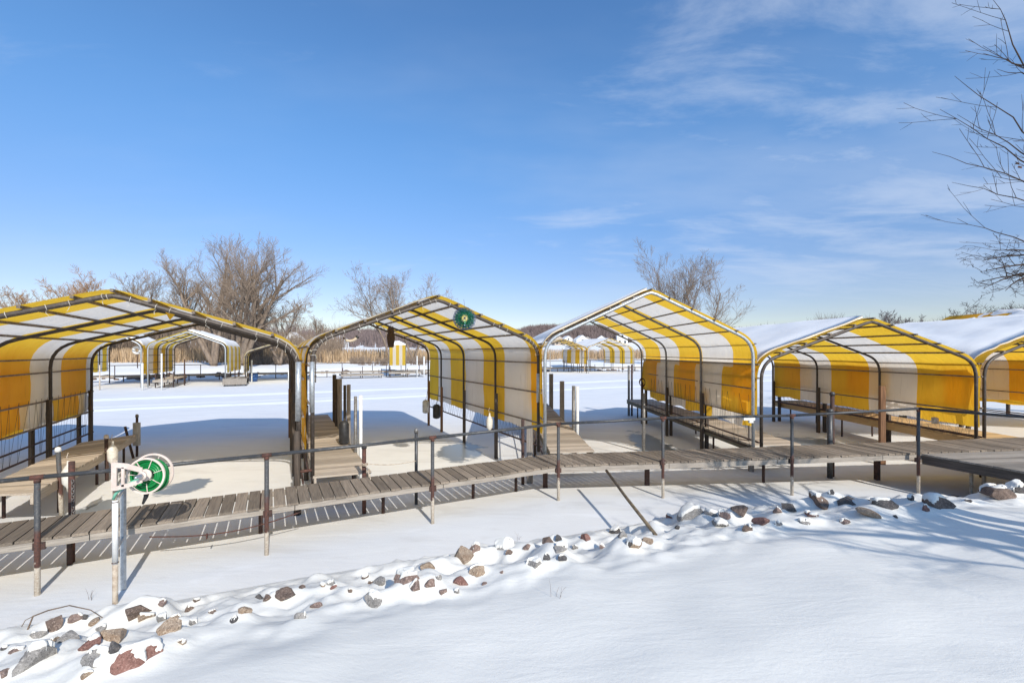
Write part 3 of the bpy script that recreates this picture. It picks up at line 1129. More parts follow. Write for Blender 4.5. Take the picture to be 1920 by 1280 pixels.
    for j in range(len(ts) - 1):
        for i in range(m - 1):
            fc.append((j * m + i, j * m + i + 1, (j + 1) * m + i + 1, (j + 1) * m + i))
            mi.append(cols[j])
    o = len(mb.v)
    mb.v.extend(map(tuple, V))
    mb.f.extend(fc)
    mb.m.extend(mi)
    mb.smooth.extend([True] * len(fc))
    canopy = T.part('canopy', mb, [yl, T_WHT])
    # lower flap hung under the main tarp
    if flap:
        side, z0, z1, ta, tb = flap
        s = -off2 - 0.05 if side == 'L' else w + off2 + 0.05
        mb = MB()
        k = int((tb - ta) / 0.2)
        V = []
        rows = 5
        for j in range(k + 1):
            t = ta + (tb - ta) * j / k
            for i in range(rows):
                z = z0 + (z1 - z0) * i / (rows - 1) + (0.04 * math.sin(t * 4) if i == rows - 1 else 0)
                V.append(at(s + 0.02 * math.sin(t * 7 + i), t, z))
        mb.v.extend(map(tuple, V))
        for j in range(k):
            t = ta + (tb - ta) * (j + 0.5) / k
            for i in range(rows - 1):
                mb.f.append((j * rows + i, j * rows + i + 1, (j + 1) * rows + i + 1, (j + 1) * rows + i))
                mb.m.append(0 if int((t + 0.45 - first + 2 * stripe) // stripe) % 2 == 1 else 1)
                mb.smooth.append(True)
        T.part('lower_flap', mb, [yl, T_WHT])
    # lacing from the hem to the bottom rail
    for si, (s, on) in enumerate(((-off2 + 0.01, lace[0]), (w + off2 - 0.01, lace[1]))):
        if not on or skip_wall[si]:
            continue
        mb = MB()
        zb = rails[-1]
        zt = bots[si] + 0.03
        inn = 0.05 if si == 0 else -0.05
        if flap and ((flap[0] == 'L') == (si == 0)):
            pts = []
            t = 0.3
            while t < L - 0.3:
                pts += [at(s + inn, t, flap[1] + 0.06), at(s + inn, t + R.uniform(-.1, .3), zb)]
                t += R.uniform(0.25, 0.5)
            mb.tube(pts, 0.0042, 3, smooth=False)
        else:
            pts = []
            t = 0.2
            while t < L - 0.2:
                pts += [at(s, t, zt), at(s, t + R.uniform(-.02, .16), zb)]
                t += R.uniform(0.16, 0.32)
            mb.tube(pts, 0.004, 3, smooth=False)
        T.part('lacing', mb, M['cord_dark'])
    # snow lying on a slope
    for side in (snow or ()):
        mb = MB()
        m2 = 22
        k = max(6, int(L / 0.3))
        V = []
        th = snow[side]
        for j in range(k + 1):
            t = 0.10 + (L - 0.12) * j / k
            for i in range(m2 + 1):
                f = i / m2
                s = -off2 * 0.4 + (w / 2 + off2 * 0.3) * f
                z = he + (hr - he) * (max(s, 0) / (w / 2)) + off2 / math.cos(sl)
                if f < 0.12:
                    z -= 0.16 * (1 - f / 0.12) ** 2 * bend / 0.34
                tt = t
                if j < 4:
                    tt = t + (1 - j / 4) * 0.3 * float(fbm(np.array(s * 2.2 + seed), np.array(3.3), 3))
                e = min(1, f / 0.07, (1 - f) / 0.05 + 0.25, j / 2.5 + 0.05, (k - j) / 2.5 + 0.05)
                q = float(fbm(np.array(s * 1.5 + seed), np.array(t * 1.1), 4))
                h = 0.04 + th * max(0.0, e) * (0.25 + 1.4 * q)
                if bare is not None:
                    g = bare(f, t / L, float(fbm(np.array(s * 1.6), np.array(t * 1.3 + seed), 5)))
                    h = h * g - 0.12 * (1 - g)
                V.append(at(s if side == 'left' else w - s, tt, z + h))
        mb.v.extend(map(tuple, V))
        q = m2 + 1
        for j in range(k):
            for i in range(m2):
                f4 = (j * q + i, j * q + i + 1, (j + 1) * q + i + 1, (j + 1) * q + i)
                mb.f.append(f4 if side == 'left' else f4[::-1])
                mb.m.append(0)
                mb.smooth.append(True)
        # skirt down to the tarp so that the layer reads as solid
        edge = [j * q for j in range(k + 1)] + [k * q + i for i in range(1, q)] + [j * q + m2 for j in range(k - 1, -1, -1)] + [i for i in range(m2 - 1, 0, -1)]
        base = len(mb.v)
        for idx in edge:
            x, y, z = mb.v[idx]
            mb.v.append((x, y, z - 0.06))
        ne = len(edge)
        for i in range(ne):
            i2 = (i + 1) % ne
            mb.f.append((edge[i], base + i, base + i2, edge[i2]))
            mb.m.append(0)
            mb.smooth.append(True)
        T.part('roof_snow', mb, SNOW_ROOF)
    if ties:
        pr = resample(prof, 0.62)
        for (s, z) in pr[1:-1]:
            mb = MB()
            s2 = min(max(s + R.uniform(-.2, .2), 0), w)
            z2 = z + (s2 - s) * (1 if s2 < w / 2 else -1) * math.tan(sl) if 0.5 < s < w - 0.5 else z
            if not 0.5 < s < w - 0.5:
                s2 = s
            c = at(s2, 0.0, z2)
            ax = (u * math.cos(sl) + UP * math.sin(sl) * (1 if s2 < w / 2 else -1)) + dv * R.uniform(-.4, .4)
            if s < 0.05 or s > w - 0.05:
                ax = UP + dv * 0.3
            mb.ring(c, ax, r + 0.005, 0.0045, 14, 4)
            if R.random() < 0.5:
                mb.tube([c - UP * (r), c + dv * 0.02 - UP * (r + 0.04) + u * R.uniform(-.04, .04), c - UP * (r + 0.09) + u * R.uniform(-.05, .05)], 0.0035, 4)
            T.part('tie_cord', mb, M['cord'])
    T.at, T.w, T.u, T.dv, T.off2 = at, w, u, dv, off2
    return T


def mb_tube(mb, pts, r, n):
    mb.tube(pts, r, n)
    return mb


GS = 'striped boat shelters beside the walkway'
GF = 'striped boat shelters across the frozen channel'
# leftmost shelter, only the top of its roof shows
s1r = Vector((-4.36, 9.30, 0))
s1l = s1r - WL * 5.88
s0r = s1l - WL * 0.35
shelter('striped shelter whose pale snowy roof corner shows at the left edge', s0r - WL * 5.6, s0r, DL, 9.8, 3.5, 5.0, (0, 3.2, 6.4, 9.6), 1.8, 1.9,
        snow={'right': 0.05}, group=GS, step=0.35, lace=(False, False))
sh1 = shelter('yellow striped shelter with dark frame at the left, open to the walkway, laced lower wall', s1l, s1r, DL, 9.8, 3.42, 4.30, (0, 3.25, 6.38, 9.4), 1.8, 1.9,
              rails=(3.1, 2.75, 1.98, 1.33, 0.62), bots=(1.95, 1.3), bend=0.55, flap=('L', 2.02, 1.36, 0.1, 9.7), group=GS, ties=True, r=0.046, lace=(True, False), wood_legs=True)
sh2 = shelter('yellow striped shelter with dark frame and a round wind spinner under its roof edge', (-4.14, 9.44), (0.684, 11.8), DL, 10.0, 3.5, 4.53, (0, 2.65, 5.4, 8.0, 9.85), 0.6, 1.63,
              rails=(3.42, 3.02, 2.24, 1.44, 0.84), bots=(1.22, 1.2), bend=0.4, group=GS, ties=True, r=0.042, lace=(False, True))
sh3 = shelter('tall striped shelter with a bright galvanised front arch in the middle right', (0.83, 11.46), (6.32, 11.92), DR, 9.2, 3.57, 4.85, (0, 3.05, 6.1, 9.15), 1.22, 1.92,
              rails=(3.52, 3.1, 2.33, 1.6, 0.75), bots=(1.7, 2.05), bend=0.42, front='galv', inner='galv_dull', group=GS, snow={'left': 0.045}, flap=('R', 2.1, 1.26, 0.2, 8.4),
              lace=(False, True), purl_r=0.025)
sh4 = shelter('low wide striped shelter with dark frame, left roof slope under thick snow', (6.5, 11.86), (12.77, 12.52), DR, 9.3, 3.03, 4.13, (0, 3.15, 6.2, 9.2), 1.87, 1.85,
              rails=(2.98, 2.62, 1.66, 0.95), bots=(1.6, 1.22), bend=0.45, group=GS, snow={'left': 0.06}, lace=(False, True))
sh5 = shelter('rightmost striped shelter beside the platform, roof under a broad sheet of snow', (13.1, 12.62), (19.6, 13.2), DR, 9.4, 3.05, 4.26, (0, 3.15, 6.2, 9.2), 0.9, 1.9,
              rails=(2.98, 2.62, 1.75, 0.95), bots=(1.75, 1.4), bend=0.45, group=GS, snow={'left': 0.12}, lace=(True, False),
              legs='far')
sh6 = shelter('striped shelter behind the snowy roof at right, its yellow roof half bare', (20.0, 13.9), (26.2, 14.6), DR, 9.4, 3.5, 5.08, (0, 3.15, 6.2, 9.2), 9.4, 1.9,
              group=GS, snow={'left': 0.10}, step=0.35, lace=(False, False),
              bare=lambda f, t, q: min(1, max(0, (0.62 - t * 0.9 + (0.85 - f) * 0.2 + (q - 0.5) * 1.0) * 8)))

# loose yellow corner under the roof of the left shelter
mb = MB()
c = PY(318, 590, 10.5)
mb.add([c + Vector((-0.1, 0, 0.06)), c + Vector((0.13, 0.02, 0.03)), c + Vector((0.03, -0.03, -0.13)), c + Vector((-0.03, -0.04, 0.0))], [(0, 3, 1), (0, 2, 3), (3, 2, 1)])
sh1.part('torn_corner', mb, T_YEL)
# brace between the two shelters' front legs
mb = MB()
mb.tube([(-4.36, 9.28, 0.86), (-4.14, 9.42, 0.86)], 0.03, 10)
sh1.part('brace', mb, M['rust'])
mb = MB()
mb.tube([(-4.36, 9.24, -0.05), (-4.37, 9.24, 1.7)], [0.07, 0.055], 12)
sh1.part('leg_post', mb, W['post_dark'])
mb = MB()
for (z0, z1) in ((2.2, 3.1),):
    mb.tube([(-4.36, 9.28, z0 - 0.3), (-4.36, 9.28, z1)], 0.058, 12)
sh1.part('leg_sleeve', mb, M['galv'])
mb = MB()
mb.tube([(-4.14, 9.42, 2.05), (-4.14, 9.42, 3.1)], 0.05, 12)
sh2.part('leg_sleeve', mb, M['galv'])
mb = MB()
mb.tube([(0.684, 11.78, 2.0), (0.684, 11.78, 2.75)], 0.052, 12)
sh2.part('leg_sleeve', mb, M['galv'])

# ------------------------------------------------------------------ railings
def railing(label, posts, tops, group, ext0=None, ext1=None):
    base = posts[0]
    T = Thing('pipe_railing', label, 'railing', (base[0], base[1], 0), group)
    line = ([ext0] if ext0 else []) + [Vector(t) for t in tops] + ([ext1] if ext1 else [])
    for i, (p, t) in enumerate(zip(posts, tops)):
        mb = MB()
        mb.tube([(p[0], p[1], p[2] - 0.15), (t[0], t[1], t[2] - 0.02)], 0.034, 12)
        T.part('railing_post', mb, M['post_pipe'])
        m2 = MB()
        d = (line[min(i + 1 + (1 if ext0 else 0), len(line) - 1)] - line[max(0, i - 1 + (1 if ext0 else 0))]).normalized()
        m2.tube([Vector(t) - d * 0.07, Vector(t) + d * 0.07], 0.0345, 12)
        m2.tube([(t[0], t[1], t[2] - 0.07), (t[0], t[1], t[2] - 0.02)], 0.0385, 12)
        T.part('pipe_fitting', m2, M['rust'])
        # clamp at the deck edge
        m3 = MB()
        zc = 0.66 if t[2] < 1.75 else 0.8
        m3.box((p[0] + 0.0, p[1] + 0.03, zc), (0.06, 0.025, 0), (-0.01, 0.025, 0), (0, 0, 0.05))
        T.part('clamp', m3, M['rust_dark'])
    for a, b in zip(line[:-1], line[1:]):
        mb = MB()
        mb.tube([a, (a + b) / 2 - UP * 0.006, b], 0.03, 12)
        T.part('rail', mb, M['rail'])
    return T


pl = [PX(70, 1115), PX(500, 1040), PX(811, 981), PX(1047, 938)]
tl = [Vector((p.x, p.y, z)) for p, z in zip(pl, (1.60, 1.625, 1.655, 1.71))]
hose_pt = PY(205, 885, 6.15)
railing('dark pipe railing along the left walkway with pale bottomed posts, ending at the bend', pl, tl, 'pipe railings beside the walkway', ext0=Vector((-9.6, 4.5, 1.56)))
pr_ = [PX(1243, 933), PX(1485, 928), PX(1722, 927)]
tr_ = [Vector((p.x, p.y, z)) for p, z in zip(pr_, (1.81, 1.84, 1.995))]
railing('dark pipe railing along the right walkway, turning the corner along the platform', pr_, tr_, 'pipe railings beside the walkway', ext0=tl[-1] + Vector((0.06, 0.0, 0)), ext1=Vector((11.2, 6.9, 2.05)))

# ------------------------------------------------------------------ mooring posts and other uprights


def post(label, base, ztop, r, mat, lean=(0, 0), wood_=False, z0=-0.1, cap=None, capmat=None, name='mooring_post', cat='post', group=None, twin=None):
    T = Thing(name, label, cat, (base[0], base[1], 0), group)
    b, t = Vector((base[0], base[1], z0)), Vector((base[0] + lean[0], base[1] + lean[1], ztop))
    mb = MB()
    if wood_:
        mb.bar(b, t, r * 2, r * 2, up=Vector((0.2, 1, 0)))
    else:
        mb.tube([b, b.lerp(t, 0.5), t], r, 12)
    T.part('shaft', mb, mat)
    if cap:
        m2 = MB()
        m2.lathe(t - UP * 0.03, [(r * 1.25, 0), (r * 1.3, 0.05), (r * 1.05, 0.085), (r * 0.4, 0.1)], 14)
        T.part('cap', m2, capmat)
    if twin:
        m3 = MB()
        m3.tube([b + Vector(twin[0]), t + Vector(twin[0]) + UP * twin[1]], twin[2], 12)
        T.part('side_pipe', m3, twin[3])
    return T


GP = 'mooring posts standing in the ice'
# left of the hose reel
post('rust red pipe post with a chain, rising through the walkway left of the hose reel', (-6.93, 7.16), 1.58, 0.042, M['rust'], group=GP)
post('white capped leaning post with a pale stained foot, beside the far left pier', (-9.1, 9.2), 1.32, 0.04, M['post_pipe'], (-0.06, -0.02), cap=True, capmat=M['white_pvc'], group=GP)
post('dark post with a pale knob and a hanging bottle float, beside the far left pier', (-10.38, 11.66), 1.12, 0.04, M['rust_dark'], (-0.02, 0), cap=True, capmat=M['stained'], group=GP)
e = Vector((-11.87, 14.4, 0))
post('dark post carrying a grey box at the tip of the far left pier', e[:2], 1.27, 0.035, M['rust_dark'], cap=True, capmat=M['galv_dull'], group=GP)
post('short dark pipe leaning left at the tip of the far left pier', (-11.75, 14.15), 0.98, 0.035, M['rust_dark'], (-0.33, 0.05), group=GP)
mb = MB()
mb.box(e + Vector((0.04, -0.06, 0.72)), (0.085, 0, 0), (0, 0.05, 0), (0, 0, 0.36))
tag(mb.build('fender_box', M['greybox'], None, e), 'upright grey box fender strapped to the post at the far left pier tip', 'fender')
# pier 1 posts
line1 = lambda v: Vector((-3.02, 9.75, 0)) + DL * v + WL * 0.09
p = line1(2.0)
post('white plastic pipe paired with a grey steel pipe on the pale pier behind the railing', p[:2], 2.2, 0.042, M['white_pvc'], twin=((-0.15, 0.05, 0), -0.03, 0.04, M['galv_dull']), group=GP)
p = line1(4.3)
post('grey square post with a dark pipe, second along the pier beside the white pipe', p[:2], 2.33, 0.042, W['post_grey'], wood_=True, twin=((-0.13, 0.04, 0), -0.02, 0.042, M['frame_dark']), group=GP)
p = line1(6.6)
post('brown and grey wooden post, third along the pier beside the white pipe', p[:2], 2.38, 0.055, W['post_grey'], wood_=True, twin=((-0.13, 0.05, 0), 0.0, 0.05, M['frame_dark']), group=GP)
p = line1(8.3)
post('thin dark post at the outer end of the pier beside the white pipe', p[:2], 2.45, 0.05, W['post_dark'], wood_=True, group=GP)
# pier 2 posts
post('white pipe with grey square post on the pier left of the silver framed shelter', (2.14, 14.9), 2.18, 0.055, M['white_pvc'], twin=((-0.13, -0.05, 0), 0.02, 0.055, M['galv_dull']), group=GP)
post('grey square wooden post, middle of three beside the silver framed shelter', (1.98, 18.0), 2.15, 0.085, W['post_grey'], wood_=True, group=GP)
post('grey square wooden post, farthest of three beside the silver framed shelter', (1.86, 21.6), 2.27, 0.09, W['post_grey'], wood_=True, group=GP)
# far edge posts of the walkway
post('short dark red pipe with a rope, behind the walkway near the pale pier', (-3.03, 9.32), 1.36, 0.042, M['rust'], group=GP, cap=True, capmat=M['rail'])
post('tall thin dark pipe with a pale top, behind the walkway before the water stain', (-2.08, 9.88), 1.58, 0.035, M['rail'], group=GP, cap=True, capmat=M['galv_dull'])
post('short dark iron pipe at the walkway bend below the yellow tarp corner', (0.27, 11.35), 1.62, 0.04, M['rust_dark'], group=GP)
post('short grey wooden stub at the walkway bend below the yellow tarp corner', (0.45, 11.5), 1.45, 0.07, W['post_grey'], wood_=True, group=GP)
# in shelter three and four
post('grey steel pipe with white upper half, in the ice under the silver framed shelter', PX(1207, 848)[:2], 1.95, 0.055, M['galv_dull'], group=GP)
post('dark pipe with white upper half at the outer end of the mossy pier', PX(1179, 779)[:2], 2.6, 0.06, M['galv_dull'], twin=((0.16, 0, 0), 0.05, 0.05, M['rust_dark']), group=GP)
post('thick dark capped pipe standing before the low wide shelter', (8.35, 11.95), 1.75, 0.065, M['rail'], group=GP, cap=True, capmat=M['rail'])
post('tall brown pipe just right of the thick dark capped pipe', (8.52, 12.1), 2.18, 0.05, M['rust_dark'], group=GP, cap=True, capmat=M['rail'])
post('white topped post under the left wall of the low wide shelter', (6.62, 12.6), 1.7, 0.06, W['post_grey'], wood_=True, group=GP)
post('brown wooden post against the tarp in the low wide shelter', (10.9, 13.4), 2.3, 0.065, W['post_brown'], wood_=True, group=GP)

# leaning pole from the walkway to the bank
a, b = PY(1137, 882, 10.0), on_bank(1226, 998)
mb = MB()
a = Vector((a.x, a.y, 0.70))
mb.tube([b - (a - b).normalized() * 0.1, (a + b) / 2 - UP * 0.02, a], 0.03, 10)
tag(mb.build('leaning_pole', M['pole'], None, b), 'old wooden pole leaning from the snowy bank up to the walkway edge', 'pole')

# fenders


def fender(label, c, r, h, mat, n=16, rope_to=None):
    T = Thing('boat_fender', label, 'fender', (c[0], c[1], c[2] - h / 2))
    mb = MB()
    mb.lathe((c[0], c[1], c[2] - h / 2), [(r * 0.3, 0), (r * 0.8, h * 0.04), (r, h * 0.12), (r, h * 0.86), (r * 0.75, h * 0.95), (r * 0.3, h)], n)
    T.part('body', mb, mat)
    if rope_to is not None:
        m2 = MB()
        q = Vector(rope_to)
        s = Vector((c[0], c[1], c[2] + h / 2))
        m2.tube([s, s.lerp(q, 0.5) + Vector((0.02, 0, 0)), q], 0.008, 6)
        T.part('rope', m2, M['cord'] if mat is not M['black'] else M['cord_dark'])
    return T


c = PY(818.5, 771, 18.2)
fender('black cylinder fender hanging on the right wall of the spinner shelter', c, 0.15, 0.58, M['black'], rope_to=c + Vector((0.1, 0, 1.0)))
c = PY(798, 762, 20.2)
fender('white fender hanging at the rear right leg of the spinner shelter', c, 0.14, 0.6, M['fender_white'], rope_to=c + Vector((0.08, 0, 0.7)))
c = PY(645, 811, 12.6) + Vector((0.0, 0, 0))
fender('black fender hanging beside the white pipe on the pale pier', c, 0.13, 0.68, M['black'], rope_to=c + Vector((0.08, 0, 0.6)))
# bottle shaped white fenders


def float_bottle(label, c, s=1.0, flip=False):
    T = Thing('float_bottle', label, 'float', (c[0], c[1], c[2] - 0.2 * s))
    mb = MB()
    pr = [(0.02, -0.24), (0.025, -0.17), (0.075, -0.10), (0.085, 0.08), (0.05, 0.15), (0.02, 0.19), (0.018, 0.25)]
    if flip:
        pr = [(r, -h) for (r, h) in reversed(pr)]
    mb.lathe(c, [(r * s, h * s) for r, h in pr], 14)
    T.part('body', mb, M['fender_white'])
    m2 = MB()
    m2.tube([Vector(c) + UP * 0.24 * s, Vector(c) + UP * 0.31 * s + Vector((-0.03, 0, 0)), Vector(c) + UP * 0.38 * s], 0.006, 6)
    T.part('rope', m2, M['stained'])
    return T


float_bottle('white pointed float hanging on the wooden leg inside the spinner shelter', PY(918, 793, 14.05), 1.25)
float_bottle('grubby white bottle float tied to the dark post by the far left pier', PY(211, 852, 11.5), 1.35)
float_bottle('cream float tied between the white capped and rusty posts', PY(128, 893, 8.7), 1.2)
fender('pale stained jug tied at the laced foot of the low wide shelter', PY(1753, 788, 13.62), 0.085, 0.2, M['stained'])

# ropes
mb = MB()
a, b = Vector((-3.0, 9.28, 1.03)), Vector((-2.08, 9.84, 0.95))
mb.tube([a + (b - a) * t - UP * 0.05 * math.sin(math.pi * t) for t in np.linspace(0, 1, 12)], 0.009, 6)
mb.ring(a - UP * 0.0, UP, 0.05, 0.012, 16, 6)
mb.ring(a - UP * 0.03, UP, 0.05, 0.012, 16, 6)
mb.tube([a, a + Vector((0.1, -0.1, -0.15)), a + Vector((0.18, -0.2, -0.27))], 0.009, 6)
tag(mb.build('mooring_rope', M['stained'], None, a), 'slack rope tied from the short dark red pipe to the tall thin pipe', 'rope')
mb = MB()
a, b = Vector((-5.5, 6.9, 0.50)), Vector((-3.6, 7.75, 0.58))
pts = [a + (b - a) * t - UP * 0.13 * math.sin(math.pi * t) for t in np.linspace(0, 1, 18)]
mb.tube(pts, 0.010, 6)
mb.ring(pts[6] - UP * 0.02, wdir, 0.035, 0.012, 14, 6)
tag(mb.build('rusty_chain', M['rust'], None, a), 'rusty chain drooping under the walkway edge right of the hose reel', 'chain')
mb = MB()
for i in range(14):
    mb.ring(Vector((-6.875 + 0.006 * (i % 2), 7.12, 1.28 - i * 0.042)), Vector((1, 0, 0)) if i % 2 else Vector((0, 1, 0)), 0.022, 0.0055, 10, 5, sy=1.25)
tag(mb.build('steel_chain', M['galv_dull'], None, (-6.875, 7.12, 0.7)), 'steel chain hanging down the rust red post left of the hose reel', 'chain')

# ------------------------------------------------------------------ hose reel and its posts
wp = PX(216, 1131)
T = Thing('hose_post', 'white plastic pipe with stained foot standing in the ice, carrying the hose reel', 'post', (wp.x, wp.y, 0))
mb = MB()
mb.tube([(wp.x, wp.y, -0.1), (wp.x, wp.y, 0.52)], 0.031, 16)
T.part('stained_foot', mb, M['stained'])
mb = MB()
mb.tube([(wp.x, wp.y, 0.52), (wp.x, wp.y, 1.36)], 0.0325, 16)
T.part('white_sleeve', mb, M['white_pvc'])
mb = MB()
mb.tube([(wp.x, wp.y, 1.36), (wp.x, wp.y, 1.9)], 0.027, 14)
T.part('upper_pipe', mb, M['stained'])
for z in (0.54, 1.335, 1.5):
    mb = MB()
    mb.ring((wp.x, wp.y, z), UP, 0.034 if z < 1.4 else 0.029, 0.005, 20, 6)
    T.part('band_clamp', mb, M['rust'])
gp = PX(231, 1105)
T = Thing('steel_post', 'square galvanised post right behind the white hose pipe', 'post', (gp.x, gp.y, 0))
mb = MB()
mb.bar((gp.x, gp.y, -0.1), (gp.x, gp.y, 1.55), 0.052, 0.045, up=Vector((0, 1, 0)))
T.part('shaft', mb, M['galv'])
for z in (0.73, 1.38, 1.56):
    mb = MB()
    mb.bar((wp.x + 0.03, wp.y, z), (gp.x, gp.y, z), 0.025, 0.025)
    T.part('cross_bolt', mb, M['steel'])

hc = PY(268, 893, 5.93)                        # hub of the reel
T = Thing('hose_reel', 'beige hose reel wound with green hose on the white post', 'hose reel', (hc.x, hc.y, hc.z - 0.3))
AX = Vector((0.06, -1, 0.05)).normalized()
UX = Vector((1, 0.12, 0)).normalized()
WZ = UX.cross(-AX) * 1.0
if WZ.z < 0:
    WZ = -WZ
wc = PY(279, 890, 6.1)
front_c = wc + AX * 0.055
back_c = wc - AX * 0.075 + Vector((0, 0, 0.012))
for nm, c, rad in (('front_rim', front_c, 0.228), ('back_rim', back_c, 0.252)):
    mb = MB()
    n_ = 48
    V = []
    # flat flange ring
    for i in range(n_):
        t = 2 * math.pi * i / n_
        dirv = UX * math.cos(t) + WZ * math.sin(t)
        for (rr, ww) in ((rad - 0.012, -0.010), (rad + 0.011, -0.010), (rad + 0.011, 0.010), (rad - 0.012, 0.010)):
            V.append(c + dirv * rr + AX * ww)
    fc = []
    for i in range(n_):
        i2 = (i + 1) % n_
        for j in range(4):
            j2 = (j + 1) % 4
            fc.append((i * 4 + j, i * 4 + j2, i2 * 4 + j2, i2 * 4 + j))
    mb.add(V, fc)
    for k in range(7):
        t = 2 * math.pi * k / 7 + 0.35
        dirv = UX * math.cos(t) + WZ * math.sin(t)
        mb.bar(c + dirv * 0.1, c + dirv * (rad - 0.011), 0.008, 0.008, up=AX)
    T.part(nm, mb, M['beige'])
mb = MB()
mb.lathe(back_c, [(0.075, 0), (0.075, 0.125), (0.08, 0.128), (0.08, 0.148), (0.065, 0.156)], 28, axis=AX)
T.part('drum', mb, M['beige'])
mb = MB()
for lay in range(4):
    rad = 0.10 + lay * 0.033
    for k in range(7):
        c = wc - AX * (0.055 - k * 0.014) + UX * R.uniform(-.008, .008) + WZ * R.uniform(-.008, .008)
        mb.ring(c, (AX + UX * R.uniform(-.07, .07) + WZ * R.uniform(-.07, .07)), rad + R.uniform(-.01, .012), 0.016, 36, 7)
for k in range(4):
    c = wc + AX * (0.02 - 0.02 * k) + UX * R.uniform(-.0, .05) + WZ * R.uniform(-.03, .01)
    mb.ring(c, (AX + UX * R.uniform(-.1, .1) + WZ * R.uniform(-.1, .1)), 0.20 + R.uniform(-.03, .03), 0.016, 36, 7)
T.part('hose', mb, M['hose'])
mb = MB()
s = front_c + AX * 0.06
e2 = Vector((wp.x, wp.y - 0.03, 1.42))
mb.tube([s, s + Vector((-0.12, 0.0, -0.06)), s.lerp(e2, 0.55) + UP * 0.035, e2 + UP * 0.03 + UX * 0.03, e2 - UP * 0.04], 0.017, 8)
T.part('supply_hose', mb, M['hose_pale'])
mb = MB()
nz = wc + UX * -0.04 + WZ * -0.25 - AX * 0.03
mb.tube([nz, nz + Vector((-0.01, 0, -0.05)), nz + Vector((-0.05, 0, -0.14))], [0.03, 0.026, 0.014], 10)
T.part('nozzle', mb, M['black'])
# bracket plate with the slot handle
mb = MB()
bc = Vector((wp.x + 0.055, wp.y - 0.09, hc.z))
th = 0.016


def plate(pts):
    o = [Vector((x, bc.y, z)) for x, z in pts]
    k = len(o)
    mb.add(o + [p + Vector((0, th, 0)) for p in o], [tuple(range(k)), tuple(range(2 * k - 1, k - 1, -1))] + [((i + 1) % k, i, i + k, (i + 1) % k + k) for i in range(k)])


x0, z0 = bc.x, hc.z
plate([(x0 - 0.03, z0 - 0.17), (x0 + 0.035, z0 - 0.17), (x0 + 0.035, z0 + 0.19), (x0 - 0.03, z0 + 0.19)])
plate([(x0 + 0.035, z0 + 0.125), (x0 + 0.14, z0 + 0.115), (hc.x + 0.02, z0 + 0.06), (hc.x + 0.02, z0 + 0.125), (x0 + 0.16, z0 + 0.18), (x0 + 0.035, z0 + 0.19)])
plate([(x0 + 0.035, z0 - 0.17), (x0 + 0.12, z0 - 0.15), (hc.x + 0.02, z0 - 0.07), (hc.x + 0.02, z0 - 0.02), (x0 + 0.13, z0 - 0.09), (x0 + 0.035, z0 - 0.115)])
plate([(x0 + 0.1, z0 - 0.12), (x0 + 0.135, z0 - 0.12), (x0 + 0.135, z0 + 0.13), (x0 + 0.1, z0 + 0.13)])
mb.lathe((hc.x + 0.02, bc.y + th, z0 + 0.02), [(0.055, 0), (0.055, th + 0.004)], 20, axis=Vector((0, -1, 0)))
T.part('bracket', mb, M['beige'])
mb = MB()
mb.lathe((hc.x + 0.02, bc.y - 0.008, z0 + 0.02), [(0.032, 0), (0.032, 0.03), (0.02, 0.05), (0.02, 0.09), (0.012, 0.1)], 14, axis=Vector((0, -1, 0)))
T.part('hub_bolt', mb, M['steel'])

# ------------------------------------------------------------------ ornaments hung in the spinner shelter
sc_ = PY(871, 597, 10.72)
T = Thing('wind_spinner', 'round blue and green wind spinner with a yellow centre under the roof edge', 'wind spinner', sc_ - UP * 0.28)
axn = Vector((0.25, -1, 0.12)).normalized()
ux = axn.cross(UP).normalized()
uz = ux.cross(axn).normalized()
for ringi, (r0, rr, cnt, mat) in enumerate(((0.215, 0.062, 20, 'spin_blue'), (0.165, 0.06, 18, 'spin_green'), (0.12, 0.05, 16, 'spin_green'))):
    mb = MB()
    for k in range(cnt):
        t = 2 * math.pi * (k + 0.5 * ringi) / cnt
        d = ux * math.cos(t) + uz * math.sin(t)
        for q in range(4):
            c = sc_ + d * r0 + axn * (0.02 * ringi - 0.02 * q)
            rad = rr * (1.0 - 0.21 * q)
            tn = axn + d * 0.5 * (1 if k % 2 else -0.2)
            mb.ring(c, tn, rad, 0.0045, 14, 4)
    T.part('petals', mb, M[mat])
mb = MB()
mb.ring(sc_ + axn * 0.03, axn, 0.078, 0.008, 28, 6)
mb.lathe(sc_ + axn * 0.02, [(0.074, 0), (0.074, 0.006)], 26, axis=axn)
T.part('centre_disc', mb, M['spin_yellow'])
mb = MB()
o = sc_ + axn * 0.031
for (a_, l_, w_) in ((1.9, 0.065, 0.02), (0.9, 0.05, 0.022), (2.9, 0.045, 0.014), (-0.6, 0.05, 0.015), (4.2, 0.05, 0.012)):
    d = ux * math.cos(a_) + uz * math.sin(a_)
    n2 = ux * -math.sin(a_) + uz * math.cos(a_)
    p4 = [o + d * l_, o + n2 * w_, o - d * 0.012, o - n2 * w_]
    mb.add(p4 + [x + axn * 0.004 for x in p4], [(3, 2, 1, 0), (4, 5, 6, 7), (0, 1, 5, 4), (1, 2, 6, 5), (2, 3, 7, 6), (3, 0, 4, 7)])
T.part('bird_figure', mb, M['spin_dark'])
mb = MB()
mb.tube([sc_ + uz * 0.26, sc_ + uz * 0.36, sc_ + uz * 0.46 + ux * 0.01], 0.004, 5)
T.part('hook_wire', mb, M['cord_dark'])

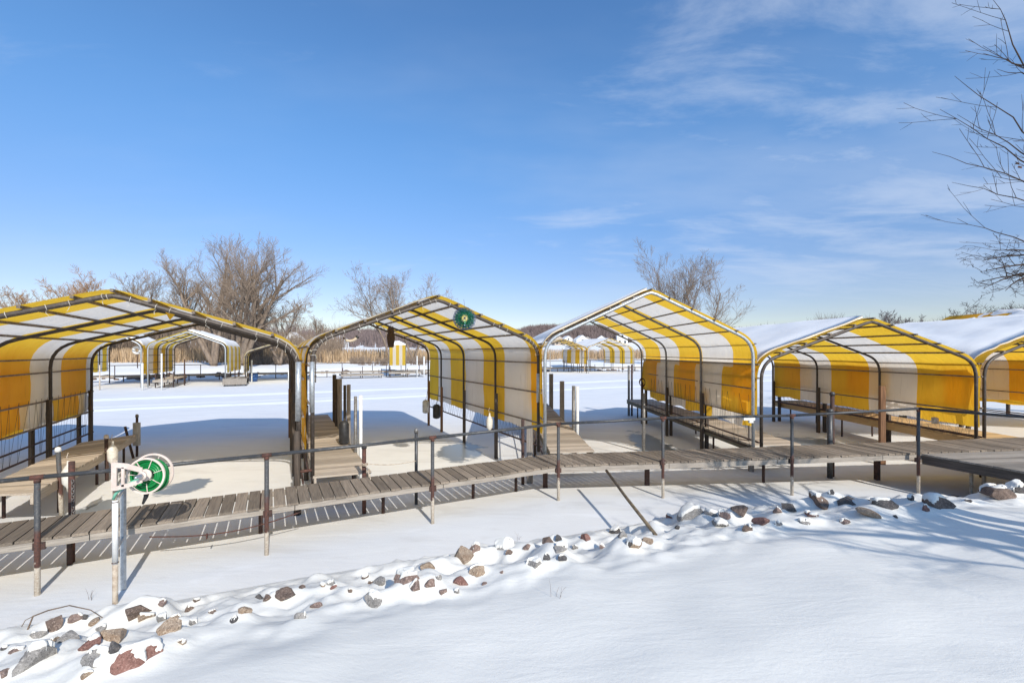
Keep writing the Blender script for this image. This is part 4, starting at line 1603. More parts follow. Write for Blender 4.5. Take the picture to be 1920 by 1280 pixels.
oc = PY(733, 632, 14.2)
T = Thing('owl_decoy', 'dark brown owl decoy hanging by a cord under the spinner shelter roof', 'owl decoy', oc - UP * 0.33)
mb = MB()
mb.lathe(oc, [(0.05, -0.32), (0.085, -0.31), (0.10, -0.2), (0.125, -0.05), (0.12, 0.08), (0.095, 0.13), (0.105, 0.2), (0.09, 0.27), (0.04, 0.31)], 16)
T.part('body', mb, M['owl'])
for sx in (-1, 1):
    m2 = MB()
    m2.lathe(oc + Vector((0.06 * sx, -0.01, 0.26)), [(0.035, 0), (0.02, 0.05), (0.004, 0.09)], 8)
    T.part('ear_tuft', m2, M['owl'])
    m3 = MB()
    m3.lathe(oc + Vector((0.04 * sx, -0.088, 0.205)), [(0.022, 0), (0.018, 0.012)], 10, axis=Vector((0, -1, 0)))
    T.part('eye', m3, M['owl'])
m2 = MB()
m2.lathe(oc + Vector((0, -0.095, 0.165)), [(0.014, 0), (0.004, 0.03)], 8, axis=Vector((0, -0.8, -0.6)))
T.part('beak', m2, M['owl'])
m2 = MB()
m2.tube([oc + UP * 0.30, oc + UP * 0.55, oc + UP * 0.74], 0.006, 5)
T.part('cord', m2, M['cord_dark'])

hcx = PY(657, 637, 9.95)
T = Thing('horn_ornament', 'curved bleached horn ornament hanging by two cords from the shelter arch', 'ornament', hcx - UP * 0.1)
mb = MB()
pts = []
for t in np.linspace(0, 1, 14):
    a_ = math.radians(205 + 120 * t)
    pts.append(hcx + Vector((0.155 * math.cos(a_) * 1.05 + 0.01, 0.02 * t, 0.15 * math.sin(a_) + 0.10 + 0.05 * t)))
mb.tube(pts, np.interp(np.linspace(0, 1, 14), [0, .3, 1], [0.012, 0.026, 0.033]), 10)
T.part('horn', mb, M['driftwood'])
for (i, h) in ((0, 0.17), (13, 0.2)):
    m2 = MB()
    m2.lathe(pts[i], [(0.022 if i == 0 else 0.037, -0.02), (0.024 if i == 0 else 0.038, 0.02)], 10, axis=(pts[1] - pts[0]) if i == 0 else (pts[13] - pts[12]))
    T.part('end_cap', m2, M['rust'] if i == 0 else M['black'])
    m3 = MB()
    m3.tube([pts[i], pts[i] + Vector((0.05, 0.02, h))], 0.004, 5)
    T.part('cord', m3, M['cord_dark'])

# ring of red hose on the rear leg of the silver shelter
mb = MB()
c = PY(1204, 716, 20.6)
for k in range(3):
    mb.ring(c + Vector((0.01 * k, 0.01 * k, -0.02 * k)), Vector((0.15 * k - 0.1, -1, 0.1)), 0.15, 0.013, 28, 6, sx=0.85, sy=1.15)
tag(mb.build('coiled_cord', M['rust'], None, c), 'reddish cord coiled on the rear leg of the silver framed shelter', 'cord')
mb = MB()
c = Vector((6.1, 11.75, 1.6))
mb.box(c, (0.15, 0.01, 0), (0, 0.07, 0), (0, 0, 0.05))
mb.box(c + Vector((0.05, -0.03, -0.08)), (0.05, 0, 0), (0, 0.04, 0), (0, 0, 0.035))
tag(mb.build('power_box', M['white_pvc'], None, c), 'small white power box at the front right corner of the silver framed shelter', 'power box')

# ------------------------------------------------------------------ rocks


def make_rock(i, px, py, w, c, hr):
    x, y, wm = ROCK_AT[i]
    zg = float(bank_z(np.array(x), np.array(y)))
    rr = random.Random(1000 + i)
    bx, by, bz = wm * 0.44, wm * rr.uniform(0.34, 0.47), wm * max(hr, 0.36) * 0.48
    # chipped angular block: a fine sphere cut by a few random planes
    import bmesh
    bm = bmesh.new()
    bmesh.ops.create_icosphere(bm, subdivisions=4, radius=1.0)
    planes = []
    for k in range(rr.randint(7, 10)):
        d = Vector((rr.gauss(0, 1), rr.gauss(0, 1), rr.gauss(0.1, 0.7))).normalized()
        planes.append((d, rr.uniform(0.38, 0.78)))
    for v in bm.verts:
        co = v.co.copy()
        for d, o in planes:
            e = co.dot(d) - o
            if e > 0:
                co -= d * e
        q = float(fbm(np.array(co.x * 3.2 + i), np.array(co.y * 3.2 + co.z * 2.7), 4)) - 0.5
        v.co = co * (1.0 + 0.16 * q)
    rot = Matrix.Rotation(rr.uniform(-0.4, 0.4), 3, 'Y') @ Matrix.Rotation(rr.uniform(-0.5, 0.5), 3, 'Z')
    lo = [min(v.co[k] for v in bm.verts) for k in range(3)]
    hi = [max(v.co[k] for v in bm.verts) for k in range(3)]
    for v in bm.verts:
        n_ = [(2 * (v.co[k] - lo[k]) / (hi[k] - lo[k]) - 1) for k in range(3)]
        v.co = rot @ Vector((n_[0] * bx, n_[1] * by, n_[2] * bz))
    bm.normal_update()
    me = bpy.data.meshes.new('rock')
    bm.to_mesh(me)
    me.materials.append(ROCKS[c])
    o = bpy.data.objects.new('rock', me)
    COL.objects.link(o)
    o.location = (x, y, zg - bz * rr.uniform(-0.06, 0.14))
    # snow lying on the parts that face up
    if w > 12 and rr.random() < 0.62:
        bm.verts.ensure_lookup_table()
        bias = rr.uniform(-0.14, 0.06)
        th = min(0.045, wm * 0.12)
        val = {}
        for v in bm.verts:
            q = float(fbm(np.array(v.co.x / wm * 2.6 + i * 3.7), np.array(v.co.y / wm * 2.6 + 9), 3)) - 0.5
            val[v.index] = (v.normal.z - 0.62) * 0.9 + q * 1.5 + bias + 0.25 * (v.co.y / by)
        keep = [f for f in bm.faces if all(val[v.index] > 0 for v in f.verts)]
        if len(keep) > 30:
            mp, V, Fc = {}, [], []
            for f in keep:
                ids = []
                for v in f.verts:
                    if v.index not in mp:
                        mp[v.index] = len(V)
                        e = min(1.0, val[v.index] / 0.22)
                        V.append(tuple(v.co + v.normal * 0.001 + Vector((0, 0, th * math.sqrt(e)))))
                    ids.append(mp[v.index])
                Fc.append(tuple(ids))
            # close the rim down into the stone
            edges = {}
            for f in Fc:
                for j in range(3):
                    a_, b_ = f[j], f[(j + 1) % 3]
                    if (b_, a_) in edges:
                        edges.pop((b_, a_))
                    else:
                        edges[(a_, b_)] = 1
            low = {}
            for (a_, b_) in list(edges):
                for q in (a_, b_):
                    if q not in low:
                        low[q] = len(V)
                        p = V[q]
                        V.append((p[0] * 0.99, p[1] * 0.99, p[2] - th * 1.1))
                Fc.append((b_, a_, low[a_], low[b_]))
            m2 = bpy.data.meshes.new('snow_cap')
            m2.from_pydata(V, [], Fc)
            m2.materials.append(SNOW)
            m2.polygons.foreach_set('use_smooth', [True] * len(m2.polygons))
            s_ = bpy.data.objects.new('snow_cap', m2)
            COL.objects.link(s_)
            s_.parent = o
    bm.free()
    return o


BINS = [(180, 'left of the white hose post'), (420, 'on the shore below the hose reel'), (760, 'on the shore below the dark shelters'), (1000, 'on the shore below the wind spinner'),
        (1240, 'just left of the leaning pole'), (1480, 'just right of the leaning pole'), (1720, 'before the low wide shelter'), (9999, 'beside the platform posts')]
ORD = ['first', 'second', 'third', 'fourth', 'fifth', 'sixth', 'seventh', 'eighth', 'ninth', 'tenth']
keys = {}
for i, (px, py, w, c, hr) in enumerate(RK):
    wm = ROCK_AT[i][2]
    size = 'large' if wm > 0.33 else ('small' if wm < 0.17 else 'medium')
    shape = 'flat' if hr < 0.5 else ('upright' if hr > 0.95 else 'chunky')
    bn = next(t for lim, t in BINS if px < lim)
    keys.setdefault((size, shape, c, bn), []).append((px, i))
for (size, shape, c, bn), lst in keys.items():
    lst.sort()
    for k, (px, i) in enumerate(lst):
        o = make_rock(i, *RK[i])
        lab = '%s %s %s rock in snow %s' % (size, shape, ROCK_WORD[c], bn)
        if len(lst) > 1:
            lab += ', %s from left' % ORD[k]
        tag(o, lab, 'rock', 'riprap rocks along the snowy shore')

# a bent dry stem over the rocks at the left, and grass stems poking through the snow
mb = MB()
pts = [on_bank(px, py) + UP * h for (px, py, h) in ((52, 1183, 0.02), (62, 1172, 0.1), (90, 1168, 0.14), (130, 1163, 0.17), (170, 1163, 0.12), (205, 1166, 0.0))]
mb.tube(pts, [0.008, 0.008, 0.007, 0.006, 0.005, 0.003], 6)
mb.tube([pts[1], pts[1] + Vector((-0.06, -0.02, -0.03)), pts[1] + Vector((-0.08, -0.05, -0.1))], 0.004, 5)
tag(mb.build('dry_branch', M['twig'], None, pts[0]), 'thin bent dry branch arching over the rocks at lower left', 'branch')
for (px, py, lab) in ((1048, 1118, 'faint dry grass stems poking from the smooth foreground snow'), (172, 1122, 'dry grass stems on the ice left of the white hose post'), (966, 1012, 'dry grass stems by the green grey rock at the ice edge')):
    p = on_bank(px, py)
    mb = MB()
    for k in range(4):
        q = p + Vector((R.uniform(-.08, .08), R.uniform(-.05, .05), -0.02))
        h = R.uniform(0.1, 0.2)
        d = R.uniform(-.07, .07)
        mb.tube([q, q + Vector((d * 0.3, 0, h * 0.6)), q + Vector((d, 0.01, h))], [0.002, 0.0016, 0.0008], 4)
    tag(mb.build('grass_tuft', M['twig'], None, p), lab, 'grass', 'dry grass stems in the snow')

# ------------------------------------------------------------------ trees
def branch(tr, cr, p, d, L, r, lev, maxlev, rnd, up=0.12, wob=0.16, kids=(7, 8, 7, 5), ang=(35, 60), cut=1, taper=0.45, minr=0.008, lenf=(0.42, 0.68), start=0.25):
    nseg = 6 if lev == 0 else (5 if lev == 1 else (4 if lev == 2 else 2))
    pts, rs = [p.copy()], [r]
    d = d.normalized()
    dirs = [d]
    for i in range(nseg):
        d = (d + Vector((rnd.gauss(0, wob), rnd.gauss(0, wob), rnd.gauss(0, wob * 0.7) + up * 0.5))).normalized()
        p = p + d * (L / nseg)
        pts.append(p.copy())
        dirs.append(d)
        rs.append(max(minr, r * (1 - (1 - taper) * (i + 1) / nseg)))
    if lev >= maxlev:
        rs[-1] = minr * 0.6
    (tr if lev < cut else cr).tube(pts, rs, 8 if lev == 0 else (5 if lev == 1 else (4 if lev == 2 else 3)), caps=False)
    if lev >= maxlev:
        return
    n = kids[min(lev, len(kids) - 1)]
    for k in range(n):
        f = start + (1 - start) * (k + rnd.uniform(0.1, 0.9)) / n
        x = f * nseg
        i = min(int(x), nseg - 1)
        q = pts[i].lerp(pts[i + 1], x - i)
        rq = rs[i] + (rs[i + 1] - rs[i]) * (x - i)
        dd = dirs[i]
        a = math.radians(rnd.uniform(*ang))
        side = dd.cross(Vector((rnd.gauss(0, 1), rnd.gauss(0, 1), rnd.gauss(0, 1)))).normalized()
        nd = dd * math.cos(a) + side * math.sin(a)
        nd.z += up
        branch(tr, cr, q, nd, L * rnd.uniform(*lenf) * (1.1 - 0.45 * f), max(minr, rq * rnd.uniform(0.5, 0.68)), lev + 1, maxlev, rnd, up, wob * 1.1, kids, ang, cut, taper, minr, lenf, 0.12)


def tree(name, label, base, height, seed, stems=1, lean=0.12, trunk_r=0.35, bmat=B_GREY, tmat=B_TWIG, kids=(8, 8, 7, 5), maxlev=4, group='bare trees beyond the channel', ang=(25, 52), up=0.14, minr=0.014, cat='tree', stemdirs=None, wob=0.12, lenf=(0.42, 0.68), start=0.25):
    rnd = random.Random(seed)
    base = Vector(base)
    T = Thing(name, label, cat, base, group)
    tr, cr = MB(), MB()
    for s in range(stems):
        if stemdirs:
            d = Vector(stemdirs[s])
        else:
            a = 2 * math.pi * s / stems + rnd.uniform(-.4, .4)
            d = Vector((math.cos(a) * lean, math.sin(a) * lean, 1))
        branch(tr, cr, base - UP * 0.2, d, height * (rnd.uniform(0.72, 0.8) if stems > 1 else 0.74), trunk_r * (1 if stems == 1 else 0.75), 0, maxlev, rnd, up, wob, kids, ang, 2, 0.3, minr, lenf, start)
    T.part('trunk', tr, bmat)
    T.part('crown', cr, tmat)
    return T


def far_at(px, Y):
    x = (px - CX) / F * Y
    return Vector((x, Y, ground(x, Y)))


def top_h(py, Y, base):
    return H + (HZ - py) / F * Y - base.z


def bg_tree(px, Y, pytop, *a, **k):
    b = far_at(px, Y)
    return tree(a[0], a[1], b, top_h(pytop, Y, b) * 1.02, *a[2:], **k)


bg_tree(402, 72, 462, 'bare_tree', 'large bare tree with several spreading trunks, left of the tall pair', 3, stems=4, lean=0.3, trunk_r=0.55, stemdirs=[(-0.42, 0, 1), (-0.12, 0.1, 1), (0.14, -0.1, 1), (-0.62, 0.1, 1)], kids=(8, 8, 7, 5), ang=(24, 50), wob=0.09, minr=0.0095, up=0.1)
bg_tree(446, 69, 456, 'bare_tree', 'large bare tree with thick leaning trunk, right of the tall pair', 8, stems=4, trunk_r=0.6, stemdirs=[(0.0, 0, 1), (0.3, 0.1, 1), (0.62, -0.1, 1), (0.72, 0.2, 1)], kids=(8, 8, 7, 5), ang=(24, 50), wob=0.09, minr=0.0095, up=0.1)
bg_tree(268, 84, 508, 'bare_tree', 'bare grey tree behind the left shelter ridge', 21, stems=2, lean=0.25, trunk_r=0.35, kids=(8, 7, 6, 4))
bg_tree(150, 78, 512, 'willow_tree', 'golden brown willow tree left of the shelter ridge, its crown the tallest there', 31, stems=3, lean=0.35, trunk_r=0.45, tmat=B_WILL, kids=(8, 7, 6, 5), ang=(30, 65))
bg_tree(82, 74, 530, 'willow_tree', 'golden brown willow tree nearest the left edge', 37, stems=2, lean=0.4, trunk_r=0.35, tmat=B_WILL, kids=(8, 7, 6, 5), ang=(30, 65))
bg_tree(15, 70, 555, 'bare_tree', 'grey bare tree cut by the left edge', 41, stems=2, lean=0.3, trunk_r=0.3, kids=(7, 7, 6, 4))
bg_tree(525, 74, 548, 'bare_tree', 'medium bare tree right of the big pair, over the shelter corner', 47, stems=2, lean=0.25, trunk_r=0.3, kids=(8, 7, 6, 4))
bg_tree(598, 98, 590, 'bare_tree', 'small pale bare tree between the two dark shelters', 53, stems=1, trunk_r=0.24, kids=(9, 7, 6, 4), start=0.15)
bg_tree(735, 88, 512, 'bare_tree', 'tall bare tree behind the spinner shelter, left one of the pair', 59, stems=2, lean=0.2, trunk_r=0.34, kids=(8, 7, 6, 4), ang=(30, 60))
bg_tree(776, 92, 522, 'bare_tree', 'bare tree behind the spinner shelter, right one of the pair', 61, stems=2, lean=0.25, trunk_r=0.34, kids=(8, 7, 6, 4), ang=(30, 60))
bg_tree(1246, 88, 480, 'bare_tree', 'bare tree behind the silver framed shelter, taller left one', 67, stems=2, lean=0.18, trunk_r=0.3, tmat=B_GREY, kids=(8, 7, 5, 4), ang=(25, 50), minr=0.014)
bg_tree(1312, 84, 500, 'bare_tree', 'bare tree behind the silver framed shelter, broad right one', 71, stems=3, lean=0.4, trunk_r=0.3, tmat=B_GREY, kids=(8, 7, 5, 4), ang=(25, 50), minr=0.014)
bg_tree(1648, 190, 580, 'bare_tree', 'small far bare tree above the ridge of the low wide shelter', 73, stems=1, trunk_r=0.4, tmat=B_FAR, kids=(8, 7, 5), maxlev=3, minr=0.05, start=0.15)
bg_tree(1690, 170, 588, 'bare_tree', 'rounded far bare tree right of the low wide shelter ridge', 79, stems=3, lean=0.5, trunk_r=0.4, tmat=B_FAR, kids=(8, 8, 6), maxlev=3, minr=0.05)
bg_tree(1838, 120, 562, 'bare_tree', 'spreading bare tree above the bare yellow roof at right', 83, stems=2, lean=0.35, trunk_r=0.4, tmat=B_DARK, bmat=B_DARK, kids=(7, 7, 6), maxlev=3, minr=0.035, ang=(40, 75), up=0.04)
bg_tree(1880, 125, 562, 'bare_tree', 'bare tree between two others above the snowy roof at right', 89, stems=2, lean=0.35, trunk_r=0.38, tmat=B_DARK, bmat=B_DARK, kids=(7, 7, 6), maxlev=3, minr=0.035, ang=(40, 75), up=0.04)
bg_tree(1930, 118, 556, 'bare_tree', 'bare tree at the right edge above the snowy roof', 97, stems=2, lean=0.35, trunk_r=0.38, tmat=B_DARK, bmat=B_DARK, kids=(7, 7, 6), maxlev=3, minr=0.035, ang=(40, 75), up=0.04)

# the near tree whose trunk stands right of the picture and whose twigs reach into it
NT_B = Vector((9.2, 2.6, float(bank_z(np.array(9.2), np.array(2.6)))))
T = Thing('shore_tree', 'near bare tree at right, only its thin twigs reaching into the sky', 'tree', NT_B)
rnd = random.Random(7)
tr, cr = MB(), MB()
fork = Vector((8.95, 3.0, 5.0))
tr.tube([NT_B - UP * 0.3, NT_B + Vector((-0.05, 0.1, 1.2)), NT_B.lerp(fork, 0.6), fork], [0.27, 0.21, 0.18, 0.16], 10, caps=False)
limbs = [  # tip pixels, depth, bend
    [(2100, 60), (1920, 130), (1862, 0), 6.2], [(2150, 200), (1935, 130), (1843, 100), 6.4], [(2200, 330), (1950, 265), (1790, 143), 6.0], [(2200, 420), (1950, 320), (1762, 205), 6.3],
    [(2250, 420), (1940, 300), (1795, 215), 6.6], [(2250, 470), (1950, 355), (1748, 285), 6.1], [(2250, 480), (1960, 390), (1785, 342), 6.4], [(2280, 540), (1950, 470), (1795, 410), 6.0],
    [(2300, 100), (2050, -200), (1900, -320), 6.0], [(2450, 0), (2300, -300), (2200, -500), 5.0], [(2250, 480), (1960, 358), (1860, 330), 6.8], [(2150, 180), (1940, 150), (1870, 130), 6.7],
]
for (m1, m2_, tip, Y) in limbs:
    a = PY(m1[0], m1[1], Y - 0.8)
    b = PY(m2_[0], m2_[1], Y - 0.2)
    c = PY(tip[0], tip[1], Y)
    pts = []
    ctrl = [fork, fork.lerp(a, 0.5) + UP * 0.15, a, b, b.lerp(c, 0.5) + Vector((0, 0, 0.03)), c]
    for i in range(len(ctrl) - 1):
        for t in (0, 0.33, 0.66):
            pts.append(ctrl[i].lerp(ctrl[i + 1], t) + Vector((rnd.gauss(0, .015), rnd.gauss(0, .015), rnd.gauss(0, .015))))
    pts.append(c)
    n_ = len(pts)
    rs = np.interp(np.linspace(0, 1, n_), [0, 0.35, 0.7, 1], [0.045, 0.018, 0.0075, 0.0022])
    tr.tube(pts, rs, 6, caps=False)
    for k in range(9):
        f = rnd.uniform(0.3, 0.97)
        i = min(int(f * (n_ - 1)), n_ - 2)
        q = pts[i]
        dd = (pts[i + 1] - pts[i]).normalized()
        side = dd.cross(Vector((rnd.gauss(0, 1), rnd.gauss(0, 1), rnd.gauss(0, 1)))).normalized()
        nd = dd * 0.7 + side * rnd.uniform(0.4, 0.8) + UP * 0.18
        branch(cr, cr, q, nd, rnd.uniform(0.25, 0.8), max(0.0035, rs[i] * 0.4), 2, 3, rnd, 0.08, 0.06, (2, 2, 2), (25, 55), 0, 0.5, 0.0025, (0.25, 0.45))
for k in range(8):
    d = Vector((rnd.uniform(-.25, .8), rnd.uniform(-1.0, 0.1), rnd.uniform(0.4, 1.0)))
    branch(tr, cr, fork - UP * rnd.uniform(0, 1.0), d, rnd.uniform(2.6, 4.2), 0.085, 1, 4, rnd, 0.1, 0.12, (6, 5, 5, 4), (30, 60), 2, 0.3, 0.005, (0.4, 0.62))
for (spots, k0, k1, r0) in (  # unseen limbs added to this tree, shaped to throw its shadows across the bank
        ([(2030, 1050), (1900, 1028), (1780, 1012), (1600, 1000), (1450, 992), (1330, 985)], 6.5, 10.5, 0.10),
        ([(2000, 1012), (1850, 992), (1700, 982), (1560, 974)], 6.0, 8.5, 0.075),
        ([(2040, 1090), (1900, 1062), (1800, 1052), (1660, 1036), (1560, 1020)], 7.5, 9.5, 0.04),
        ([(2010, 1030), (1900, 1012), (1800, 1000), (1720, 994)], 7.0, 8.5, 0.085)):
    pts = [fork - UP * 0.4]
    for i, (px, py) in enumerate(spots):
        k = k0 + (k1 - k0) * i / (len(spots) - 1)
        pts.append(on_bank(px, py) + S * k)
    rs = np.interp(np.linspace(0, 1, len(pts)), [0, 1], [r0 * 1.2, r0 * 0.25])
    tr.tube(pts, rs, 6, caps=False)
    for j in range(16):
        f = rnd.uniform(0.25, 1.0) * (len(pts) - 1)
        i = min(int(f), len(pts) - 2)
        q = pts[i].lerp(pts[i + 1], f - i)
        dd = (pts[i + 1] - pts[i]).normalized()
        side = Vector((rnd.gauss(0, 1), rnd.gauss(0, 1), rnd.gauss(0.3, 1))).normalized()
        branch(cr, cr, q, dd + side * 0.6, rnd.uniform(0.5, 1.3), rs[i] * 0.4, 2, 4, rnd, 0.1, 0.12, (4, 4, 3), (25, 60), 0, 0.4, 0.004, (0.4, 0.6))
T.part('trunk', tr, B_DARK)
T.part('crown', cr, B_DARK)
mb = MB()
lf = PY(1910, 311, 6.2)
for dz, s, dx in ((0.03, 0.03, -0.02), (-0.02, 0.034, 0.015)):
    c = lf + Vector((dx, 0, dz))
    mb.add([c + Vector((-s, 0, 0)), c + Vector((0, 0.015, s * 0.8)), c + Vector((s, 0, 0.2 * s)), c + Vector((0.1 * s, -0.02, -s * 0.7)), c + Vector((0, 0.02, 0))], [(0, 4, 1), (1, 4, 2), (2, 4, 3), (3, 4, 0)])
T.part('dead_leaf', mb, M['leaf'])
# second tree at the right edge, farther off
tb = Vector((19.5, 15.2, -0.1))
T = Thing('shore_tree', 'dark bare tree at the right edge, its low limbs spreading over the snowy roof', 'tree', Vector((30.5, 22.0, 0.0)))
tr, cr = MB(), MB()
rnd = random.Random(19)
b0 = Vector((30.5, 22.0, -0.2))
tr.tube([b0, b0 + Vector((0, 0, 4)), b0 + Vector((-0.3, 0, 8)), b0 + Vector((0, 0, 13))], [0.4, 0.32, 0.26, 0.12], 8, caps=False)
for (m1, m2_, tip, Y) in (((2060, 505), (1920, 515), (1836, 528), 21), ((2060, 460), (1925, 495), (1838, 510), 20), ((2060, 430), (1920, 478), (1842, 488), 22), ((2080, 560), (1915, 512), (1845, 540), 20.5), ((2000, 500), (1910, 525), (1885, 545), 20.6), ((2060, 400), (1930, 470), (1870, 470), 21)):
    a, b, c = PY(m1[0], m1[1], Y + 0.5), PY(m2_[0], m2_[1], Y + 0.2), PY(tip[0], tip[1], Y)
    s0 = b0 + Vector((0, 0, a.z - 0.5))
    pts = [s0, a, a.lerp(b, 0.5) + UP * 0.12, b, b.lerp(c, 0.5) + UP * 0.05, c]
    rs = [0.12, 0.075, 0.055, 0.04, 0.025, 0.01]
    tr.tube(pts, rs, 6, caps=False)
    for k in range(14):
        f = rnd.uniform(0.25, 1.0)
        x = f * 5
        i = min(int(x), 4)
        q = pts[i].lerp(pts[i + 1], x - i)
        dd = (pts[i + 1] - pts[i]).normalized()
        side = dd.cross(Vector((rnd.gauss(0, 1), rnd.gauss(0, 1), rnd.gauss(0, 1)))).normalized()
        branch(cr, cr, q, dd * 0.7 + side * 0.8, rnd.uniform(0.5, 1.25), max(0.01, rs[i] * 0.4), 2, 4, rnd, 0.06, 0.14, (4, 4, 3), (30, 65), 0, 0.5, 0.0065, (0.35, 0.6))
T.part('trunk', tr, B_DARK)
T.part('crown', cr, B_DARK)

# ------------------------------------------------------------------ far vegetation that reads as one mass


def twig_clump(mb, p, h, w, n, rnd, th):
    """a leafless bush: thin tapering blades fanned from the ground, each forked"""
    for k in range(n):
        a = rnd.uniform(0, 2 * math.pi)
        lean = rnd.uniform(0.05, 1) * w
        q = p + Vector((rnd.gauss(0, w * 0.2), rnd.gauss(0, w * 0.2), -0.1))
        tip = p + Vector((math.cos(a) * lean, math.sin(a) * lean, h * rnd.uniform(0.55, 1.05)))
        mid = q.lerp(tip, 0.5) + Vector((0, 0, h * 0.08))
        t2 = mid + (tip - mid) * rnd.uniform(0.6, 1) + Vector((rnd.gauss(0, w * 0.35), rnd.gauss(0, w * 0.3), rnd.uniform(-.1, .15) * h))
        s = Vector((th, 0, 0)) if rnd.random() < 0.6 else Vector((th * 0.6, th * 0.8, 0))
        mb.add([q - s, q + s, mid + s * 0.7, mid - s * 0.7, tip + s * 0.25, tip - s * 0.25, t2 + s * 0.2, t2 - s * 0.2], [(0, 1, 2, 3), (3, 2, 4, 5), (3, 2, 6, 7)])


rnd = random.Random(77)
mb = MB()
for k in range(620):
    px = rnd.uniform(-60, 640)
    Y = rnd.uniform(84, 140)
    b = far_at(px, Y)
    hh = (4 + 6 * rnd.random()) * (1.25 if px < 480 else 0.72)
    twig_clump(mb, b, hh, hh * 0.36, 16, rnd, 0.04)
tag(mb.build('brush_thicket', B_TWIG), 'dense leafless grey brown thicket behind the left far shelters', 'thicket', kind='stuff')
mb = MB()
for k in range(70):
    px = rnd.uniform(-20, 130)
    b = far_at(px, rnd.uniform(68, 80))
    hh = 3.5 + 5 * rnd.random()
    twig_clump(mb, b, hh, hh * 0.4, 22, rnd, 0.025)
tag(mb.build('willow_brush', B_WILL), 'golden brown willow brush at the left edge', 'brush', kind='stuff')
mb = MB()
for k in range(330):
    px = rnd.uniform(380, 1010)
    Y = rnd.uniform(180, 330)
    b = far_at(px, Y)
    hh = (4 + 9 * rnd.random()) * (1 if px < 860 else 0.7)
    twig_clump(mb, b, hh, hh * 0.42, 18, rnd, 0.09)
tag(mb.build('far_thicket', B_MAUVE), 'low far woodland behind the spinner shelter', 'woodland', kind='stuff')
mb = MB()
for k in range(5200):
    x = rnd.uniform(-230, 330)
    y = rnd.uniform(455, 640)
    b = Vector((x, y, ground(x, y)))
    if b.z < 13.5 and rnd.random() < 0.8:
        continue
    hh = 7 + 4.5 * rnd.random()
    twig_clump(mb, b, hh, hh * 0.34, 11, rnd, 0.3)
tag(mb.build('hillside_wood', B_MAUVE), 'leafless brown wood covering the hill across the lake', 'woodland', kind='stuff')
mb = MB()
for k in range(760):
    px = rnd.uniform(1385, 2150)
    Y = rnd.uniform(230, 330)
    b = far_at(px, Y)
    bmp = 0.8 + 0.55 * float(vnoise(np.array(px / 38.0), np.array(2.0)))
    want = np.interp(px, [1385, 1480, 1520, 1660, 1740, 1790, 1900, 2100], [620, 617, 600, 606, 612, 596, 586, 580])
    hh = max(3, (H + (HZ - want) / F * Y - b.z)) * bmp * rnd.uniform(0.7, 1.08)
    twig_clump(mb, b, hh, hh * 0.42, 20, rnd, 0.14)
tag(mb.build('far_treeline', B_FAR), 'grey leafless treeline on the horizon at right', 'woodland', kind='stuff')
mb = MB()
for k in range(60):
    b = far_at(rnd.uniform(1768, 1800), rnd.uniform(160, 190))
    twig_clump(mb, b, rnd.uniform(6, 13), 3.2, 26, rnd, 0.12)
tag(mb.build('dark_thicket', B_EVER), 'dark dense thicket left of the bare yellow roof', 'thicket', kind='stuff')

# reeds
mb = MB()


def reed(x, y, h, th=0.03):
    z = ground(x, y)
    a = rnd.uniform(0, math.pi)
    s = Vector((math.cos(a) * th, math.sin(a) * th, 0))
    q = Vector((x, y, z - 0.1))
    l = Vector((rnd.gauss(0, 0.25), rnd.gauss(0, 0.2), h))
    mb.v.extend(map(tuple, (q - s, q + s, q + l + s * 0.4, q + l - s * 0.4)))
    o = len(mb.v) - 4
    mb.f.append((o, o + 1, o + 2, o + 3))
    mb.m.append(0)
    mb.smooth.append(False)


for k in range(26000):
    px = rnd.uniform(-80, 1330)
    u_ = rnd.random()
    lo = np.interp(px, [-80, 560, 760, 1000, 1330], [70, 82, 90, 112, 118])
    Y = lo + u_ * np.interp(px, [-80, 560, 1000, 1330], [16, 26, 26, 30])
    x = (px - CX) / F * Y
    if vnoise(np.array(x * 0.16), np.array(Y * 0.12)) < 0.22:
        continue
    reed(x, Y, rnd.uniform(1.3, 2.7), 0.05)
tag(mb.build('reed_bed', REED), 'tan dry reeds lining the far snowy shore', 'reeds', kind='stuff')
mb = MB()
for k in range(150):
    px = rnd.choice((rnd.uniform(455, 560), rnd.uniform(655, 800)))
    b = far_at(px, rnd.uniform(76, 84))
    twig_clump(mb, b, rnd.uniform(0.9, 1.9), 1.1, 18, rnd, 0.022)
tag(mb.build('dark_shrubs', B_GREY), 'low dark shrubs in front of the reeds', 'shrubs', kind='stuff')

# ------------------------------------------------------------------ far dock, far shelters


def far_line(s):
    return FL0 + WL * s


wl = Thing('far_walkway', 'long dark walkway along the opposite shore with posts in the ice', 'dock', (FL0.x, FL0.y, 0))
a, b = far_line(-12), far_line(61)
a2, b2 = a + DL * 1.1, b + DL * 1.1
up7 = UP * 0.72
deck(wl, a + up7, b + up7, a2 + up7, b2 + up7, 0.2, W['walk_left'], W['string_left'], gap=0.02)
for s in range(-11, 62, 3):
    support(wl, far_line(s) + DL * 0.05, -0.1, 0.68, 0.05)
fr_t = Thing('far_railing', 'thin dark pipe railing along the opposite shore walkway', 'railing', (FL0.x, FL0.y, 0))
for s in range(-12, 61, 4):
    mb = MB()
    q = far_line(s) + DL * 1.05
    mb.tube([q + UP * 0.2, q + UP * 1.8], 0.045, 6)
    fr_t.part('railing_post', mb, M['rust_dark'])
mb = MB()
mb.tube([far_line(-12) + DL * 1.05 + UP * 1.8, far_line(60) + DL * 1.05 + UP * 1.8], 0.04, 6)
fr_t.part('rail', mb, M['rust_dark'])
R_DIR = (Vector((40, 82, 0)) - Vector((8.8, 77, 0))).normalized()
R_PERP = Vector((-R_DIR.y, R_DIR.x, 0))
